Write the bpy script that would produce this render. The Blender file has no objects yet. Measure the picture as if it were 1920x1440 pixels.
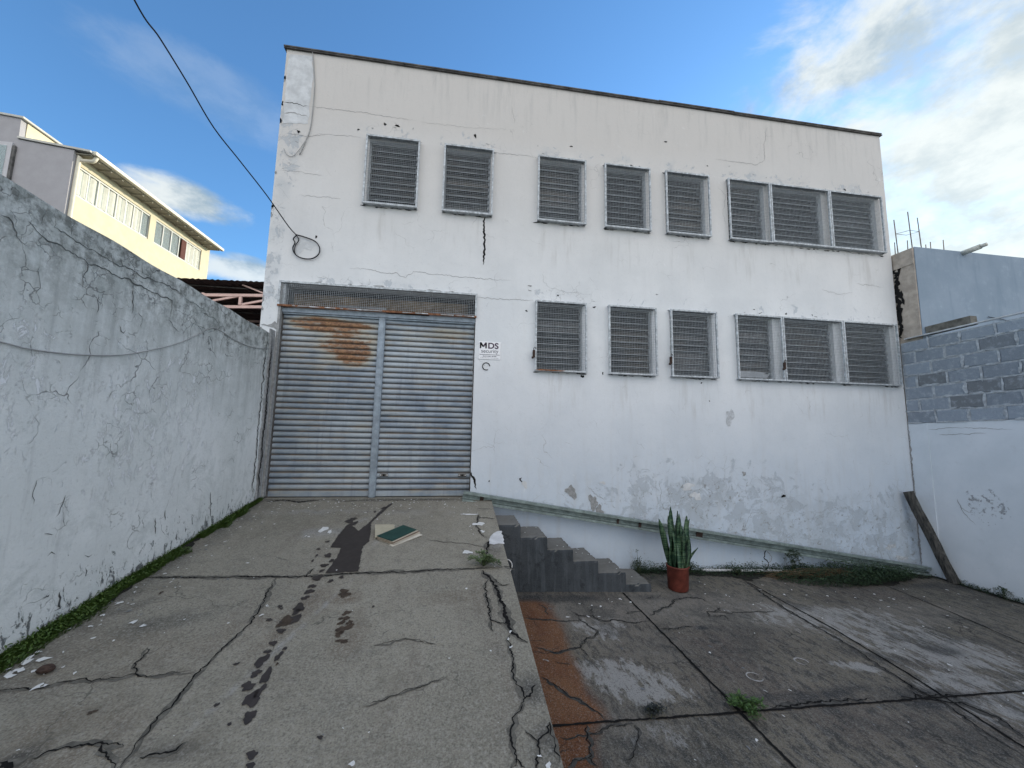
import bpy, math, random
import numpy as np
from mathutils import Vector, Matrix
scn = bpy.context.scene
# ------------------------------------------------------------------ camera
YAW, PITCH, ROLL, FPX = 0.14037584, 0.11462463, 0.02033968, 717.65657
cy, sy, cp, sp = math.cos(YAW), math.sin(YAW), math.cos(PITCH), math.sin(PITCH)
_f = np.array([sy*cp, cy*cp, sp]); _r0 = np.array([cy, -sy, 0.]); _u0 = np.cross(_r0, _f)
_r = math.cos(ROLL)*_r0 + math.sin(ROLL)*_u0
_u = -math.sin(ROLL)*_r0 + math.cos(ROLL)*_u0
camd = bpy.data.cameras.new('camera'); cam = bpy.data.objects.new('camera', camd)
scn.collection.objects.link(cam); scn.camera = cam
cam.matrix_world = Matrix([[_r[0], _u[0], -_f[0], 0], [_r[1], _u[1], -_f[1], 0], [_r[2], _u[2], -_f[2], 0], [0, 0, 0, 1]])
camd.sensor_width = 36; camd.lens = FPX/1920*36; camd.clip_start = .05; camd.clip_end = 2000
# ------------------------------------------------------------------ sun, exposure
SUN_AZ, SUN_EL = 35.0, 17.0            # azimuth from +X towards +Y
sd = Vector((math.cos(math.radians(SUN_AZ))*math.cos(math.radians(SUN_EL)),
             math.sin(math.radians(SUN_AZ))*math.cos(math.radians(SUN_EL)), math.sin(math.radians(SUN_EL))))
sl = bpy.data.lights.new('sun', 'SUN'); sl.energy = 3.0; sl.angle = math.radians(.5); sl.color = (1, .90, .74)
so = bpy.data.objects.new('sun', sl); scn.collection.objects.link(so)
so.rotation_euler = sd.to_track_quat('Z', 'Y').to_euler()
vs = scn.view_settings; vs.view_transform = 'Standard'; vs.look = 'None'; vs.gamma = 1; vs.use_curve_mapping = False
vs.exposure = 0.74

# ------------------------------------------------------------------ node helpers
class NT:
    def __init__(s, nt): s.nt = nt; nt.nodes.clear()
    def n(s, t, **k):
        nd = s.nt.nodes.new(t)
        for a, b in k.items(): setattr(nd, a, b)
        return nd
    def put(s, sock, v):
        if isinstance(v, bpy.types.NodeSocket): s.nt.links.new(v, sock)
        elif isinstance(v, (tuple, list)):
            sock.default_value = tuple(v) + ((1,) if len(v) == 3 and len(sock.default_value) == 4 else ())
        else: sock.default_value = v
    def m(s, op, a, b=None, c=None, clamp=False):
        nd = s.n('ShaderNodeMath', operation=op); nd.use_clamp = clamp
        for i, v in enumerate((a, b, c)):
            if v is not None: s.put(nd.inputs[i], v)
        return nd.outputs[0]
    def vm(s, op, a, b=None, out=0):
        nd = s.n('ShaderNodeVectorMath', operation=op); s.put(nd.inputs[0], a)
        if b is not None: s.put(nd.inputs[1], b)
        return nd.outputs[out]
    def ss(s, v, lo, hi):
        nd = s.n('ShaderNodeMapRange', interpolation_type='SMOOTHSTEP')
        s.put(nd.inputs['Value'], v); nd.inputs['From Min'].default_value = lo; nd.inputs['From Max'].default_value = hi
        return nd.outputs[0]
    def mix(s, f, a, b, mode='MIX'):
        nd = s.n('ShaderNodeMix', data_type='RGBA', blend_type=mode)
        s.put(nd.inputs[0], f); s.put(nd.inputs[6], a); s.put(nd.inputs[7], b); return nd.outputs[2]
    def noise(s, vec, sc, det=4, rough=.55, dist=0., w=None):
        nd = s.n('ShaderNodeTexNoise')
        s.put(nd.inputs['Vector'], vec); nd.inputs['Scale'].default_value = sc; nd.inputs['Detail'].default_value = det
        nd.inputs['Roughness'].default_value = rough; nd.inputs['Distortion'].default_value = dist
        return nd.outputs['Fac']
    def vor(s, vec, sc, feat='F1', out='Distance', rnd=1.):
        nd = s.n('ShaderNodeTexVoronoi', feature=feat); s.put(nd.inputs['Vector'], vec)
        nd.inputs['Scale'].default_value = sc; nd.inputs['Randomness'].default_value = rnd; return nd.outputs[out]
    def sc(s, vec, x, y, z): return s.vm('MULTIPLY', vec, (x, y, z))
    def attr(s, name):
        nd = s.n('ShaderNodeAttribute', attribute_name=name); return nd.outputs['Fac']
    def sep(s, v):
        nd = s.n('ShaderNodeSeparateXYZ'); s.put(nd.inputs[0], v); return nd.outputs
    def warp(s, vec, sc, amt):
        nd = s.n('ShaderNodeTexNoise'); s.put(nd.inputs['Vector'], vec); nd.inputs['Scale'].default_value = sc
        nd.inputs['Detail'].default_value = 3
        return s.vm('ADD', vec, s.vm('MULTIPLY', s.vm('SUBTRACT', nd.outputs['Color'], (.5, .5, .5)), (amt, amt, amt)))
MATS = {}
def material(name, fn):
    if name in MATS: return MATS[name]
    m = bpy.data.materials.new(name); m.use_nodes = True; g = NT(m.node_tree)
    out = g.n('ShaderNodeOutputMaterial'); b = g.n('ShaderNodeBsdfPrincipled'); g.nt.links.new(b.outputs[0], out.inputs[0])
    pos = g.n('ShaderNodeNewGeometry').outputs['Position']
    def setp(color=None, rough=.8, bump=None, bstr=.3, bdist=.01, spec=.3, metal=0., **k):
        if color is not None: g.put(b.inputs['Base Color'], color)
        g.put(b.inputs['Roughness'], rough); b.inputs['Specular IOR Level'].default_value = spec
        g.put(b.inputs['Metallic'], metal)
        for a, v in k.items(): g.put(b.inputs[a], v)
        if bump is not None:
            bn = g.n('ShaderNodeBump'); g.put(bn.inputs['Height'], bump); bn.inputs['Strength'].default_value = bstr
            bn.inputs['Distance'].default_value = bdist; g.nt.links.new(bn.outputs[0], b.inputs['Normal'])
    fn(g, pos, setp); MATS[name] = m; return m
def simple(name, col, rough=.7, var=.15, sc=8., metal=0., spec=.3, bstr=.2):
    def fn(g, p, setp):
        n = g.noise(p, sc, 5, .65); n2 = g.noise(p, sc*9, 3)
        c = g.mix(g.ss(n, .3, .75), tuple(x*(1-var) for x in col), tuple(min(1, x*(1+var)) for x in col))
        c = g.mix(g.m('MULTIPLY', g.ss(n2, .55, .8), var*1.4), c, tuple(x*.45 for x in col))
        setp(c, rough, n2, bstr, .004, spec, metal)
    return material(name, fn)

# ------------------------------------------------------------------ geometry helpers
def ray(x, y): return (x-960)/FPX*_r - (y-720)/FPX*_u + _f
def onY(x, y, Y=5.4): r = ray(x, y); return r*Y/r[1]
def onX(x, y, X): r = ray(x, y); return r*X/r[0]
D = 5.4                                  # facade plane
XL, XR = -2.446, 7.42                    # left and right boundary wall faces
RS = .126
def zr(y): return -.96 - RS*(5.4-y) if True else 0
def onRamp(x, y): r = ray(x, y); return r*((-.96-RS*5.4)/(r[2]-RS*r[1]))
YA, YB = -1.8665, -.0375
def zy(x): return YA + YB*x
def onYard(x, y): r = ray(x, y); return r*(YA/(r[2]-YB*r[0]))
NF = np.array([0, -1., 0]); NLW = np.array([1., 0, 0]); NRW = np.array([-1., 0, 0])
NR = np.array([0, -RS, 1.]); NR /= np.linalg.norm(NR)
NY = np.array([-YB, 0, 1.]); NY /= np.linalg.norm(NY)
rng = random.Random(7)
def hn(x, y, z, s=0.):
    return (math.sin(x*31.7+s)*math.cos(y*27.3+s*2)+math.sin(z*41.1+x*17.9+s*3)*math.cos(y*53.7-z*23.3)+.7*math.sin(x*97+z*83+y*61+s))/2.7

def rootloc(o):
    while o.parent is not None: o = o.parent
    return np.array(o.location)
def tag(o, label=None, cat=None, group=None, kind=None):
    for k, v in (('label', label), ('category', cat), ('group', group), ('kind', kind)):
        if v: o[k] = v
    return o
def empty(name, loc, label, cat, group=None):
    o = bpy.data.objects.new(name, None); scn.collection.objects.link(o); o.location = tuple(loc)
    o.empty_display_size = .2; return tag(o, label, cat, group)
class MB:
    def __init__(s): s.v = []; s.f = []; s.m = []; s.at = {}; s.sm = []
    def add(s, vs, fs, m=0, smooth=False):
        o = len(s.v); s.v.extend([tuple(map(float, v)) for v in vs])
        for f in fs: s.f.append(tuple(i+o for i in f)); s.m.append(m); s.sm.append(smooth)
    def box(s, a, b, m=0, bev=0.):
        x0, y0, z0 = [min(a[i], b[i]) for i in range(3)]; x1, y1, z1 = [max(a[i], b[i]) for i in range(3)]
        if bev <= 0:
            s.add([(x0,y0,z0),(x1,y0,z0),(x1,y1,z0),(x0,y1,z0),(x0,y0,z1),(x1,y0,z1),(x1,y1,z1),(x0,y1,z1)],
                  [(0,3,2,1),(4,5,6,7),(0,1,5,4),(1,2,6,5),(2,3,7,6),(3,0,4,7)], m)
        else:
            vs = []
            for (z, d) in ((z0, bev), (z0+bev, 0), (z1-bev, 0), (z1, bev)):
                b2 = bev
                X0, X1, Y0, Y1 = x0+d, x1-d, y0+d, y1-d
                vs += [(X0+b2*(d==0),Y0,z),(X1-b2*(d==0),Y0,z),(X1,Y0+b2*(d==0),z),(X1,Y1-b2*(d==0),z),(X1-b2*(d==0),Y1,z),(X0+b2*(d==0),Y1,z),(X0,Y1-b2*(d==0),z),(X0,Y0+b2*(d==0),z)]
            fs = [tuple(range(7, -1, -1)), tuple(range(24, 32))]
            for k in range(3):
                for i in range(8):
                    j = (i+1) % 8; fs.append((k*8+i, k*8+j, k*8+8+j, k*8+8+i))
            s.add(vs, fs, m)
    def rough(s, a, b, d=.04, amp=.004, m=0, chip=.0, sd=0.):
        a = np.array(a, float); b = np.array(b, float); N = [max(2, int((b[i]-a[i])/d)) for i in range(3)]; idx = {}; vs = []; fs = []
        def V(i, j, k):
            key = (i, j, k)
            if key not in idx:
                t = [i/N[0], j/N[1], k/N[2]]; P_ = a+(b-a)*np.array(t); e = sum(1 for q in t if q in (0., 1.))
                cen = (a+b)/2; n_ = np.array([(1 if q == 1. else -1 if q == 0. else 0) for q in t], float)
                h = hn(*P_, sd); am = amp*(1+chip*max(0, -h)*2 if e >= 2 else 1)
                top = t[2] == 1.
                off = -abs(h)*am-.003 if (e >= 2 and top) else h*amp*(.15 if e >= 2 else .6)
                idx[key] = len(vs); vs.append(P_+n_*off)
            return idx[key]
        for ax in range(3):
            u, v = [q for q in range(3) if q != ax]
            for side in (0, N[ax]):
                for i in range(N[u]):
                    for j in range(N[v]):
                        q = []
                        for di, dj in ((0, 0), (1, 0), (1, 1), (0, 1)):
                            k = [0, 0, 0]; k[ax] = side; k[u] = i+di; k[v] = j+dj; q.append(V(*k))
                        flip = (side == 0) != (ax == 1)
                        fs.append(tuple(q[::-1]) if flip else tuple(q))
        s.add(vs, fs, m)
    def obox(s, p0, p1, w, h, m=0, up=(0, 0, 1)):
        p0 = np.array(p0, float); p1 = np.array(p1, float); d = p1-p0; d /= np.linalg.norm(d)
        side = np.cross(d, up); side /= np.linalg.norm(side); u = np.cross(side, d)
        vs = [p + side*a*w/2 + u*b*h/2 for p in (p0, p1) for a, b in ((-1,-1),(1,-1),(1,1),(-1,1))]
        s.add(vs, [(3,2,1,0),(4,5,6,7),(0,1,5,4),(1,2,6,5),(2,3,7,6),(3,0,4,7)], m)
    def tube(s, pts, r, n=6, m=0, closed=False):
        pts = [np.array(p, float) for p in pts]; vs = []; k = len(pts)
        rr = r if isinstance(r, (list, tuple)) else [r]*k
        prev = None
        for i, p in enumerate(pts):
            d = pts[min(i+1, k-1)] - pts[max(i-1, 0)]; d /= (np.linalg.norm(d)+1e-9)
            if prev is None:
                a = np.array([0, 0, 1.]) if abs(d[2]) < .9 else np.array([1., 0, 0])
                prev = np.cross(d, a)
            prev = prev - d*np.dot(prev, d); prev /= np.linalg.norm(prev); q = np.cross(d, prev)
            for j in range(n):
                t = 2*math.pi*j/n; vs.append(p + rr[i]*(math.cos(t)*prev + math.sin(t)*q))
        fs = [(i*n+j, i*n+(j+1) % n, (i+1)*n+(j+1) % n, (i+1)*n+j) for i in range(k-1) for j in range(n)]
        fs += [tuple(range(n-1, -1, -1)), tuple(range((k-1)*n, k*n))]
        s.add(vs, fs, m, True)
    def lathe(s, c, prof, n=32, m=0):
        vs = [(c[0]+r*math.cos(2*math.pi*j/n), c[1]+r*math.sin(2*math.pi*j/n), c[2]+z) for r, z in prof for j in range(n)]
        fs = [(i*n+j, i*n+(j+1) % n, (i+1)*n+(j+1) % n, (i+1)*n+j) for i in range(len(prof)-1) for j in range(n)]
        s.add(vs, fs, m, True)
    def ribbon(s, pts, nrm, w, jit=.012, m=1, off=.003, seed=0, taper=True, seg=.02, wvar=.6):
        rg = random.Random(seed*77+len(s.v)); pts = [np.array(p, float) for p in pts]
        # densify then fractal jitter sideways
        out = [pts[0]]
        for a, b in zip(pts[:-1], pts[1:]):
            L = np.linalg.norm(b-a); k = max(1, int(L/seg)); sd_ = np.cross(nrm, (b-a)/(L+1e-9))
            cur = 0
            for i in range(1, k+1):
                cur = cur*.55 + rg.uniform(-1, 1)*jit
                env = math.sin(math.pi*i/k)**.4 if k > 1 else 0
                out.append(a+(b-a)*i/k + sd_*cur*env)
        k = len(out); vs = []; ww = 1
        for i, p in enumerate(out):
            d = out[min(i+1, k-1)]-out[max(i-1, 0)]; d /= (np.linalg.norm(d)+1e-9); sd_ = np.cross(nrm, d)
            ww = .6*ww + .4*(1+rg.uniform(-wvar, wvar))
            t = i/(k-1) if k > 1 else 0
            hw = w/2*ww*(min(1, 8*t+.15)*min(1, 5*(1-t)+.1) if taper else 1)
            vs += [p+sd_*hw+nrm*off, p-sd_*hw+nrm*off]
        s.add(vs, [(2*i, 2*i+1, 2*i+3, 2*i+2) for i in range(k-1)], m)
    def blob(s, c, nrm, a, b, rot=0, m=1, off=.004, seed=0, rough=.25, n=14, ax=None):
        rg = random.Random(seed*131+len(s.v)); c = np.array(c, float)
        u = np.array([1., 0, 0]) if abs(nrm[0]) < .9 else np.array([0, 1., 0])
        u = u-nrm*np.dot(u, nrm); u /= np.linalg.norm(u); v = np.cross(nrm, u)
        u, v = u*math.cos(rot)+v*math.sin(rot), -u*math.sin(rot)+v*math.cos(rot)
        ph = [rg.uniform(0, 6.28) for _ in range(4)]
        vs = [c+nrm*off]
        for i in range(n):
            t = 2*math.pi*i/n
            r = 1+rough*(.5*math.sin(2*t+ph[0])+.4*math.sin(3*t+ph[1])+.35*math.sin(5*t+ph[2])+.5*rg.uniform(-.5, .5))
            vs.append(c+nrm*off+u*a*r*math.cos(t)+v*b*r*math.sin(t))
        s.add(vs, [(0, i+1, (i+1) % n+1) for i in range(n)], m)
    def poly(s, pts, nrm, m=1, off=.004, jit=.006, seg=.03, seed=0):
        rg = random.Random(seed+5); out = []; pts = [np.array(p, float) for p in pts]
        for a, b in zip(pts, pts[1:]+pts[:1]):
            L = np.linalg.norm(b-a); k = max(1, int(L/seg)); sd_ = np.cross(nrm, (b-a)/(L+1e-9))
            for i in range(k): out.append(a+(b-a)*i/k+(sd_*rg.uniform(-jit, jit) if i else 0)+nrm*off)
        s.add(out, [tuple(range(len(out)))], m)
    def grid(s, us, vs_, fn, holes=(), attrs=None, m=0, flip=False):
        us = np.asarray(us); vs_ = np.asarray(vs_); nu, nv = len(us), len(vs_); o = len(s.v)
        U, V = np.meshgrid(us, vs_, indexing='ij'); P = fn(U, V)
        s.v.extend(map(tuple, np.stack([np.broadcast_to(p, U.shape) for p in P], -1).reshape(-1, 3).tolist()))
        for i in range(nu-1):
            cu = (us[i]+us[i+1])/2
            for j in range(nv-1):
                cv = (vs_[j]+vs_[j+1])/2
                if any(h[0] < cu < h[1] and h[2] < cv < h[3] for h in holes): continue
                q = (o+i*nv+j, o+(i+1)*nv+j, o+(i+1)*nv+j+1, o+i*nv+j+1)
                s.f.append(q[::-1] if flip else q); s.m.append(m); s.sm.append(False)
        if attrs:
            for k, fa in attrs.items():
                s.at.setdefault(k, []).append((o, np.broadcast_to(fa(U, V), U.shape).reshape(-1).astype(np.float32)))
    def build(s, name, mats, parent=None, smooth=False):
        if not isinstance(mats, (list, tuple)): mats = [mats]
        L = rootloc(parent) if parent is not None else np.zeros(3)
        me = bpy.data.meshes.new(name); V = np.array(s.v)-L
        me.from_pydata(V.tolist(), [], s.f); me.polygons.foreach_set('material_index', s.m)
        me.polygons.foreach_set('use_smooth', [bool(smooth or x) for x in s.sm])
        for k, lst in s.at.items():
            A = np.zeros(len(s.v), np.float32)
            for o, arr in lst: A[o:o+len(arr)] = arr
            a = me.attributes.new(k, 'FLOAT', 'POINT'); a.data.foreach_set('value', A)
        for mt in mats: me.materials.append(mt)
        me.update()
        o = bpy.data.objects.new(name, me); scn.collection.objects.link(o)
        if parent is not None: o.parent = parent
        return o
def steps(a, b, brk, d):
    xs = sorted(set([a, b]+[x for x in brk if a < x < b])); out = []
    for p, q in zip(xs[:-1], xs[1:]):
        k = max(1, int(math.ceil((q-p)/d))); out += [p+(q-p)*i/k for i in range(k)]
    return out+[b]
def sst(x, lo, hi):
    t = np.clip((x-lo)/(hi-lo), 0, 1); return t*t*(3-2*t)
def ell(U, V, cu, cv, ru, rv, rot=0, soft=.5):
    du, dv = U-cu, V-cv; c, s_ = math.cos(rot), math.sin(rot)
    a, b = (du*c+dv*s_)/ru, (-du*s_+dv*c)/rv
    return 1-sst(np.sqrt(a*a+b*b), 1-soft, 1+soft*.5)

# ------------------------------------------------------------------ world: sky with clouds
w = bpy.data.worlds.new('World'); scn.world = w; w.use_nodes = True; g = NT(w.node_tree)
out = g.n('ShaderNodeOutputWorld'); bg = g.n('ShaderNodeBackground'); g.nt.links.new(bg.outputs[0], out.inputs[0])
sky = g.n('ShaderNodeTexSky', sky_type='NISHITA'); sky.sun_disc = False
sky.sun_elevation = math.radians(SUN_EL); sky.sun_rotation = math.radians(90-SUN_AZ)
sky.air_density = 1.0; sky.dust_density = .4; sky.ozone_density = 2.2; sky.altitude = 600
d = g.vm('NORMALIZE', g.n('ShaderNodeTexCoord').outputs['Generated'])
sx, sy_, sz = g.sep(d)
pl = g.vm('DIVIDE', d, (1, 1, 1))
den = g.m('ADD', g.m('MAXIMUM', sz, 0), .22)
cmb = g.n('ShaderNodeCombineXYZ'); g.put(cmb.inputs[0], g.m('DIVIDE', sx, den)); g.put(cmb.inputs[1], g.m('DIVIDE', sy_, den))
P = cmb.outputs[0]
n1 = g.noise(g.vm('ADD', P, (3.1, 7.7, 0)), 1.5, 8, .6, .5)
n2 = g.noise(g.vm('ADD', P, (9.3, 1.2, 4)), 4.2, 8, .62, .3)
def dirmask(px, py, lo, hi, amt=.0):
    r = ray(px, py); r = r/np.linalg.norm(r)
    dt = g.vm('DOT_PRODUCT', d, tuple(r), out='Value')
    return g.ss(g.m('ADD', dt, g.m('MULTIPLY', g.m('SUBTRACT', n2, .5), amt)), math.cos(math.radians(lo)), math.cos(math.radians(hi)))
right = dirmask(2150, 240, 29, 17, .26)
right2 = dirmask(1900, 560, 17, 6, .10)
bank = g.m('MAXIMUM', right, right2)
# small cloud over the left roof: squashed in height
def puff(px, py, rx, ry, soft):
    r = ray(px, py); r = r/np.linalg.norm(r); e = np.cross(r, [0, 0, 1]); e /= np.linalg.norm(e); uu = np.cross(e, r)
    a = g.m('DIVIDE', g.vm('DOT_PRODUCT', d, tuple(e), out='Value'), rx); b = g.m('DIVIDE', g.vm('DOT_PRODUCT', d, tuple(uu), out='Value'), ry)
    q = g.m('ADD', g.m('MULTIPLY', a, a), g.m('MULTIPLY', b, b))
    q = g.m('ADD', q, g.m('MULTIPLY', g.m('SUBTRACT', n2f, .5), 2.6))
    front = g.m('GREATER_THAN', g.vm('DOT_PRODUCT', d, tuple(r), out='Value'), 0)
    return g.m('MULTIPLY', g.m('SUBTRACT', 1, g.ss(q, 1-soft, 1+soft*.6)), front)
n2f = g.noise(g.sc(d, 1, 1, 2.2), 11, 8, .62, .15)
p1 = puff(345, 372, .085, .032, .9)
p2 = g.m('MULTIPLY', puff(440, 505, .12, .026, .9), .9)
p2b = g.m('MULTIPLY', puff(455, 485, .035, .010, .9), .6)
p3 = g.m('MULTIPLY', puff(400, 175, .16, .05, 1.), .16)
cov = g.m('MAXIMUM', g.m('MAXIMUM', p1, p2), g.m('MAXIMUM', p3, p2b))
cov = g.m('MAXIMUM', cov, g.m('MULTIPLY', bank, g.ss(g.noise(g.vm('ADD', g.sc(d, 1, 1, 1.5), (2.2, 5.1, 1.7)), 3.4, 9, .60, .1), .30, .52)))
# broken bright cloud added unseen behind the photographer to light the shaded facade
back = g.m('MULTIPLY', g.ss(sy_, .15, -.55), g.ss(n1, .30, .60))
cov = g.m('MAXIMUM', cov, back)
shade = g.ss(g.noise(g.vm('ADD', g.sc(d, 1, 1, 1.7), (1.3, 4.2, 2)), 6.5, 9, .62, .12), .36, .60)
ccol = g.mix(shade, (2.3, 2.95, 3.4), (5.3, 5.6, 5.5))
glow = dirmask(2000, 420, 30, 6)
ccol = g.mix(g.m('MULTIPLY', glow, .45), ccol, (6.3, 6.4, 5.7))
ccol = g.mix(g.ss(sy_, .1, -.4), ccol, (12.9, 12.2, 11.5))
skyc = g.mix(1.0, sky.outputs[0], (1.02, 1.50, 1.78), 'MULTIPLY')
col = g.mix(g.m('MULTIPLY', cov, .92), skyc, ccol)
g.put(bg.inputs[0], col); bg.inputs[1].default_value = .10

# ------------------------------------------------------------------ materials
def m_facade(g, p, setp):
    peel = g.attr('peel'); warm = g.attr('warm'); dirt = g.attr('dirt')
    n = g.noise(p, 1.3, 6, .6); n2 = g.noise(p, 7, 7, .68); n3 = g.noise(p, 38, 4, .6)
    st = g.noise(g.sc(p, 5, 5, .55), 2.2, 6, .62)
    c = g.mix(g.ss(n, .3, .7), (.63, .65, .665), (.715, .73, .74))
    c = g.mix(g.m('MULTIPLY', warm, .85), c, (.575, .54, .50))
    lo = g.attr('lower'); c = g.mix(g.m('MULTIPLY', lo, g.m('ADD', .55, g.m('MULTIPLY', n2, .5))), c, (.47, .555, .655))  # cool skylight tone towards the foot, painted into the plaster colour
    c = g.mix(g.m('MULTIPLY', g.m('MULTIPLY', g.ss(st, .48, .72), g.m('ADD', dirt, .10)), .55), c, (.44, .43, .41))
    c = g.mix(g.m('MULTIPLY', g.ss(n2, .58, .78), .22), c, (.50, .48, .45))
    # dull patches of older paint
    pm = g.ss(g.m('ADD', g.noise(p, 4.5, 9, .72, .6), g.m('MULTIPLY', peel, .17)), .66, .70)
    pm2 = g.ss(g.m('ADD', g.noise(p, 13, 8, .76, .8), g.m('MULTIPLY', peel, .26)), .83, .86)
    fl = g.m('MULTIPLY', pm, g.ss(peel, .08, .4))
    c = g.mix(g.m('MULTIPLY', fl, .55), c, (.36, .40, .44))
    pz = g.ss(g.m('ADD', g.noise(p, 2.2, 8, .66), g.m('MULTIPLY', peel, .14)), .58, .70)
    c = g.mix(g.m('MULTIPLY', g.m('MULTIPLY', pz, peel), .38), c, (.40, .44, .47))
    c = g.mix(g.m('MULTIPLY', pm2, .85), c, (.26, .26, .255))
    # hairline map cracks
    wv = g.warp(p, 3.5, .35)
    e1 = g.vor(g.sc(wv, 1, 1, 1.25), 1.6, 'DISTANCE_TO_EDGE')
    cr = g.m('MULTIPLY', g.m('SUBTRACT', 1, g.ss(e1, .0015, .006)), g.ss(g.noise(p, 1.9, 3), .52, .68))
    e2 = g.vor(g.warp(p, 9, .14), 6, 'DISTANCE_TO_EDGE')
    cr2 = g.m('MULTIPLY', g.m('SUBTRACT', 1, g.ss(e2, .004, .02)), g.ss(g.m('ADD', g.noise(p, 2.7, 5), g.m('MULTIPLY', peel, .2)), .62, .74))
    cr = g.m('MAXIMUM', g.m('MULTIPLY', cr, .55), g.m('MULTIPLY', cr2, .45))
    c = g.mix(cr, c, (.27, .265, .26))
    ch = g.m('MULTIPLY', g.ss(g.noise(g.sc(p, 1.6, 1.6, .9), 15, 9, .82, .7), .70, .73), g.ss(g.m('ADD', g.noise(p, 1.7, 4), g.m('MULTIPLY', peel, .18)), .53, .66))
    c = g.mix(g.m('MULTIPLY', ch, .8), c, (.13, .135, .135))
    lg = g.m('MULTIPLY', g.ss(g.noise(g.vm('ADD', p, (4, 4, 4)), 10, 8, .78, .5), .60, .64), g.ss(g.noise(p, 1.2, 3), .5, .65)); c = g.mix(g.m('MULTIPLY', lg, .3), c, (.80, .81, .82))
    gr = g.noise(p, 26, 7, .8); c = g.mix(g.m('MULTIPLY', g.ss(gr, .54, .68), .16), c, (.36, .36, .36))
    dots = g.m('SUBTRACT', 1, g.ss(g.vor(p, 5.5), .012, .03))
    c = g.mix(g.m('MULTIPLY', dots, .7), c, (.12, .12, .12))
    h = g.m('SUBTRACT', g.m('ADD', g.m('MULTIPLY', n2, .8), g.m('MULTIPLY', n3, .35)), g.m('ADD', g.m('MULTIPLY', cr, .8), g.m('MULTIPLY', g.m('MAXIMUM', fl, pm2), .6)))
    setp(c, .86, h, .55, .006, .2)
def m_leftwall(g, p, setp):
    top = g.attr('top'); base = g.attr('base'); mid = g.attr('mid')
    n = g.noise(p, 1.6, 6, .6); n2 = g.noise(p, 6, 8, .7); n3 = g.noise(p, 45, 4, .6)
    st = g.noise(g.sc(p, 6, 6, .6), 2.0, 7, .66)
    c = g.mix(g.ss(n, .3, .7), (.65, .68, .67), (.76, .785, .78))
    tm = g.m('MULTIPLY', top, g.ss(g.m('ADD', g.m('MULTIPLY', n2, .5), g.m('MULTIPLY', st, .5)), .30, .62))
    c = g.mix(g.m('MULTIPLY', tm, .85), c, (.29, .31, .29))
    tm2 = g.m('MULTIPLY', g.ss(top, .55, 1), g.ss(g.noise(p, 11, 8, .72), .42, .62))
    c = g.mix(g.m('MULTIPLY', tm2, .8), c, (.10, .105, .095))
    mo2 = g.ss(g.noise(p, 3.2, 9, .75, .6), .48, .66); c = g.mix(g.m('MULTIPLY', mo2, .38), c, (.36, .40, .385))
    gr = g.noise(p, 34, 6, .8); c = g.mix(g.m('MULTIPLY', g.ss(gr, .54, .68), .25), c, (.34, .36, .35))
    c = g.mix(g.m('MULTIPLY', g.ss(st, .55, .74), .35), c, (.33, .34, .34))
    # bright flecks where newer whitewash survives
    wp = g.ss(g.m('ADD', g.noise(g.sc(p, 1.3, 1.3, .6), 11, 9, .80, .5), g.m('MULTIPLY', mid, .10)), .635, .66)
    c = g.mix(g.m('MULTIPLY', wp, .8), c, (.78, .80, .82))
    bk = g.ss(g.m('ADD', g.noise(g.sc(p, 1.3, 1.3, .6), 12, 9, .80, .6), g.m('MULTIPLY', base, .19)), .71, .74)
    c = g.mix(g.m('MULTIPLY', bk, .85), c, (.07, .08, .08))
    e1 = g.vor(g.warp(p, 4, .3), 2.3, 'DISTANCE_TO_EDGE')
    cr = g.m('MULTIPLY', g.m('SUBTRACT', 1, g.ss(e1, .002, .009)), g.ss(g.m('ADD', g.noise(p, 2.3, 4), g.m('MULTIPLY', top, .06)), .56, .66))
    e2 = g.vor(g.warp(p, 11, .12), 9, 'DISTANCE_TO_EDGE')
    cr2 = g.m('MULTIPLY', g.m('SUBTRACT', 1, g.ss(e2, .006, .03)), g.ss(g.m('ADD', g.noise(p, 3.3, 4), g.m('MULTIPLY', top, .08)), .55, .66))
    cr = g.m('MAXIMUM', g.m('MULTIPLY', cr, .7), g.m('MULTIPLY', cr2, .55))
    c = g.mix(cr, c, (.09, .09, .09))
    h = g.m('SUBTRACT', g.m('ADD', n2, g.m('MULTIPLY', n3, .4)), g.m('ADD', cr, g.m('MULTIPLY', g.m('ADD', bk, g.m('MULTIPLY', wp, -.7)), .7)))
    setp(c, .88, h, .7, .008, .2)
def m_rightwall(g, p, setp):
    peel = g.attr('peel')
    n = g.noise(p, 1.4, 6, .6); n2 = g.noise(p, 7, 8, .7); n3 = g.noise(p, 40, 4, .6)
    c = g.mix(g.ss(n, .3, .7), (.56, .61, .65), (.65, .69, .73))
    c = g.mix(g.m('MULTIPLY', g.ss(n2, .55, .75), .3), c, (.45, .46, .47))
    pk = g.ss(g.m('ADD', g.noise(p, 12, 8, .74), g.m('MULTIPLY', peel, .26)), .76, .80)
    c = g.mix(g.m('MULTIPLY', pk, .8), c, (.22, .23, .24))
    setp(c, .86, g.m('SUBTRACT', g.m('ADD', n2, g.m('MULTIPLY', n3, .3)), pk), .5, .006, .2)
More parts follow.
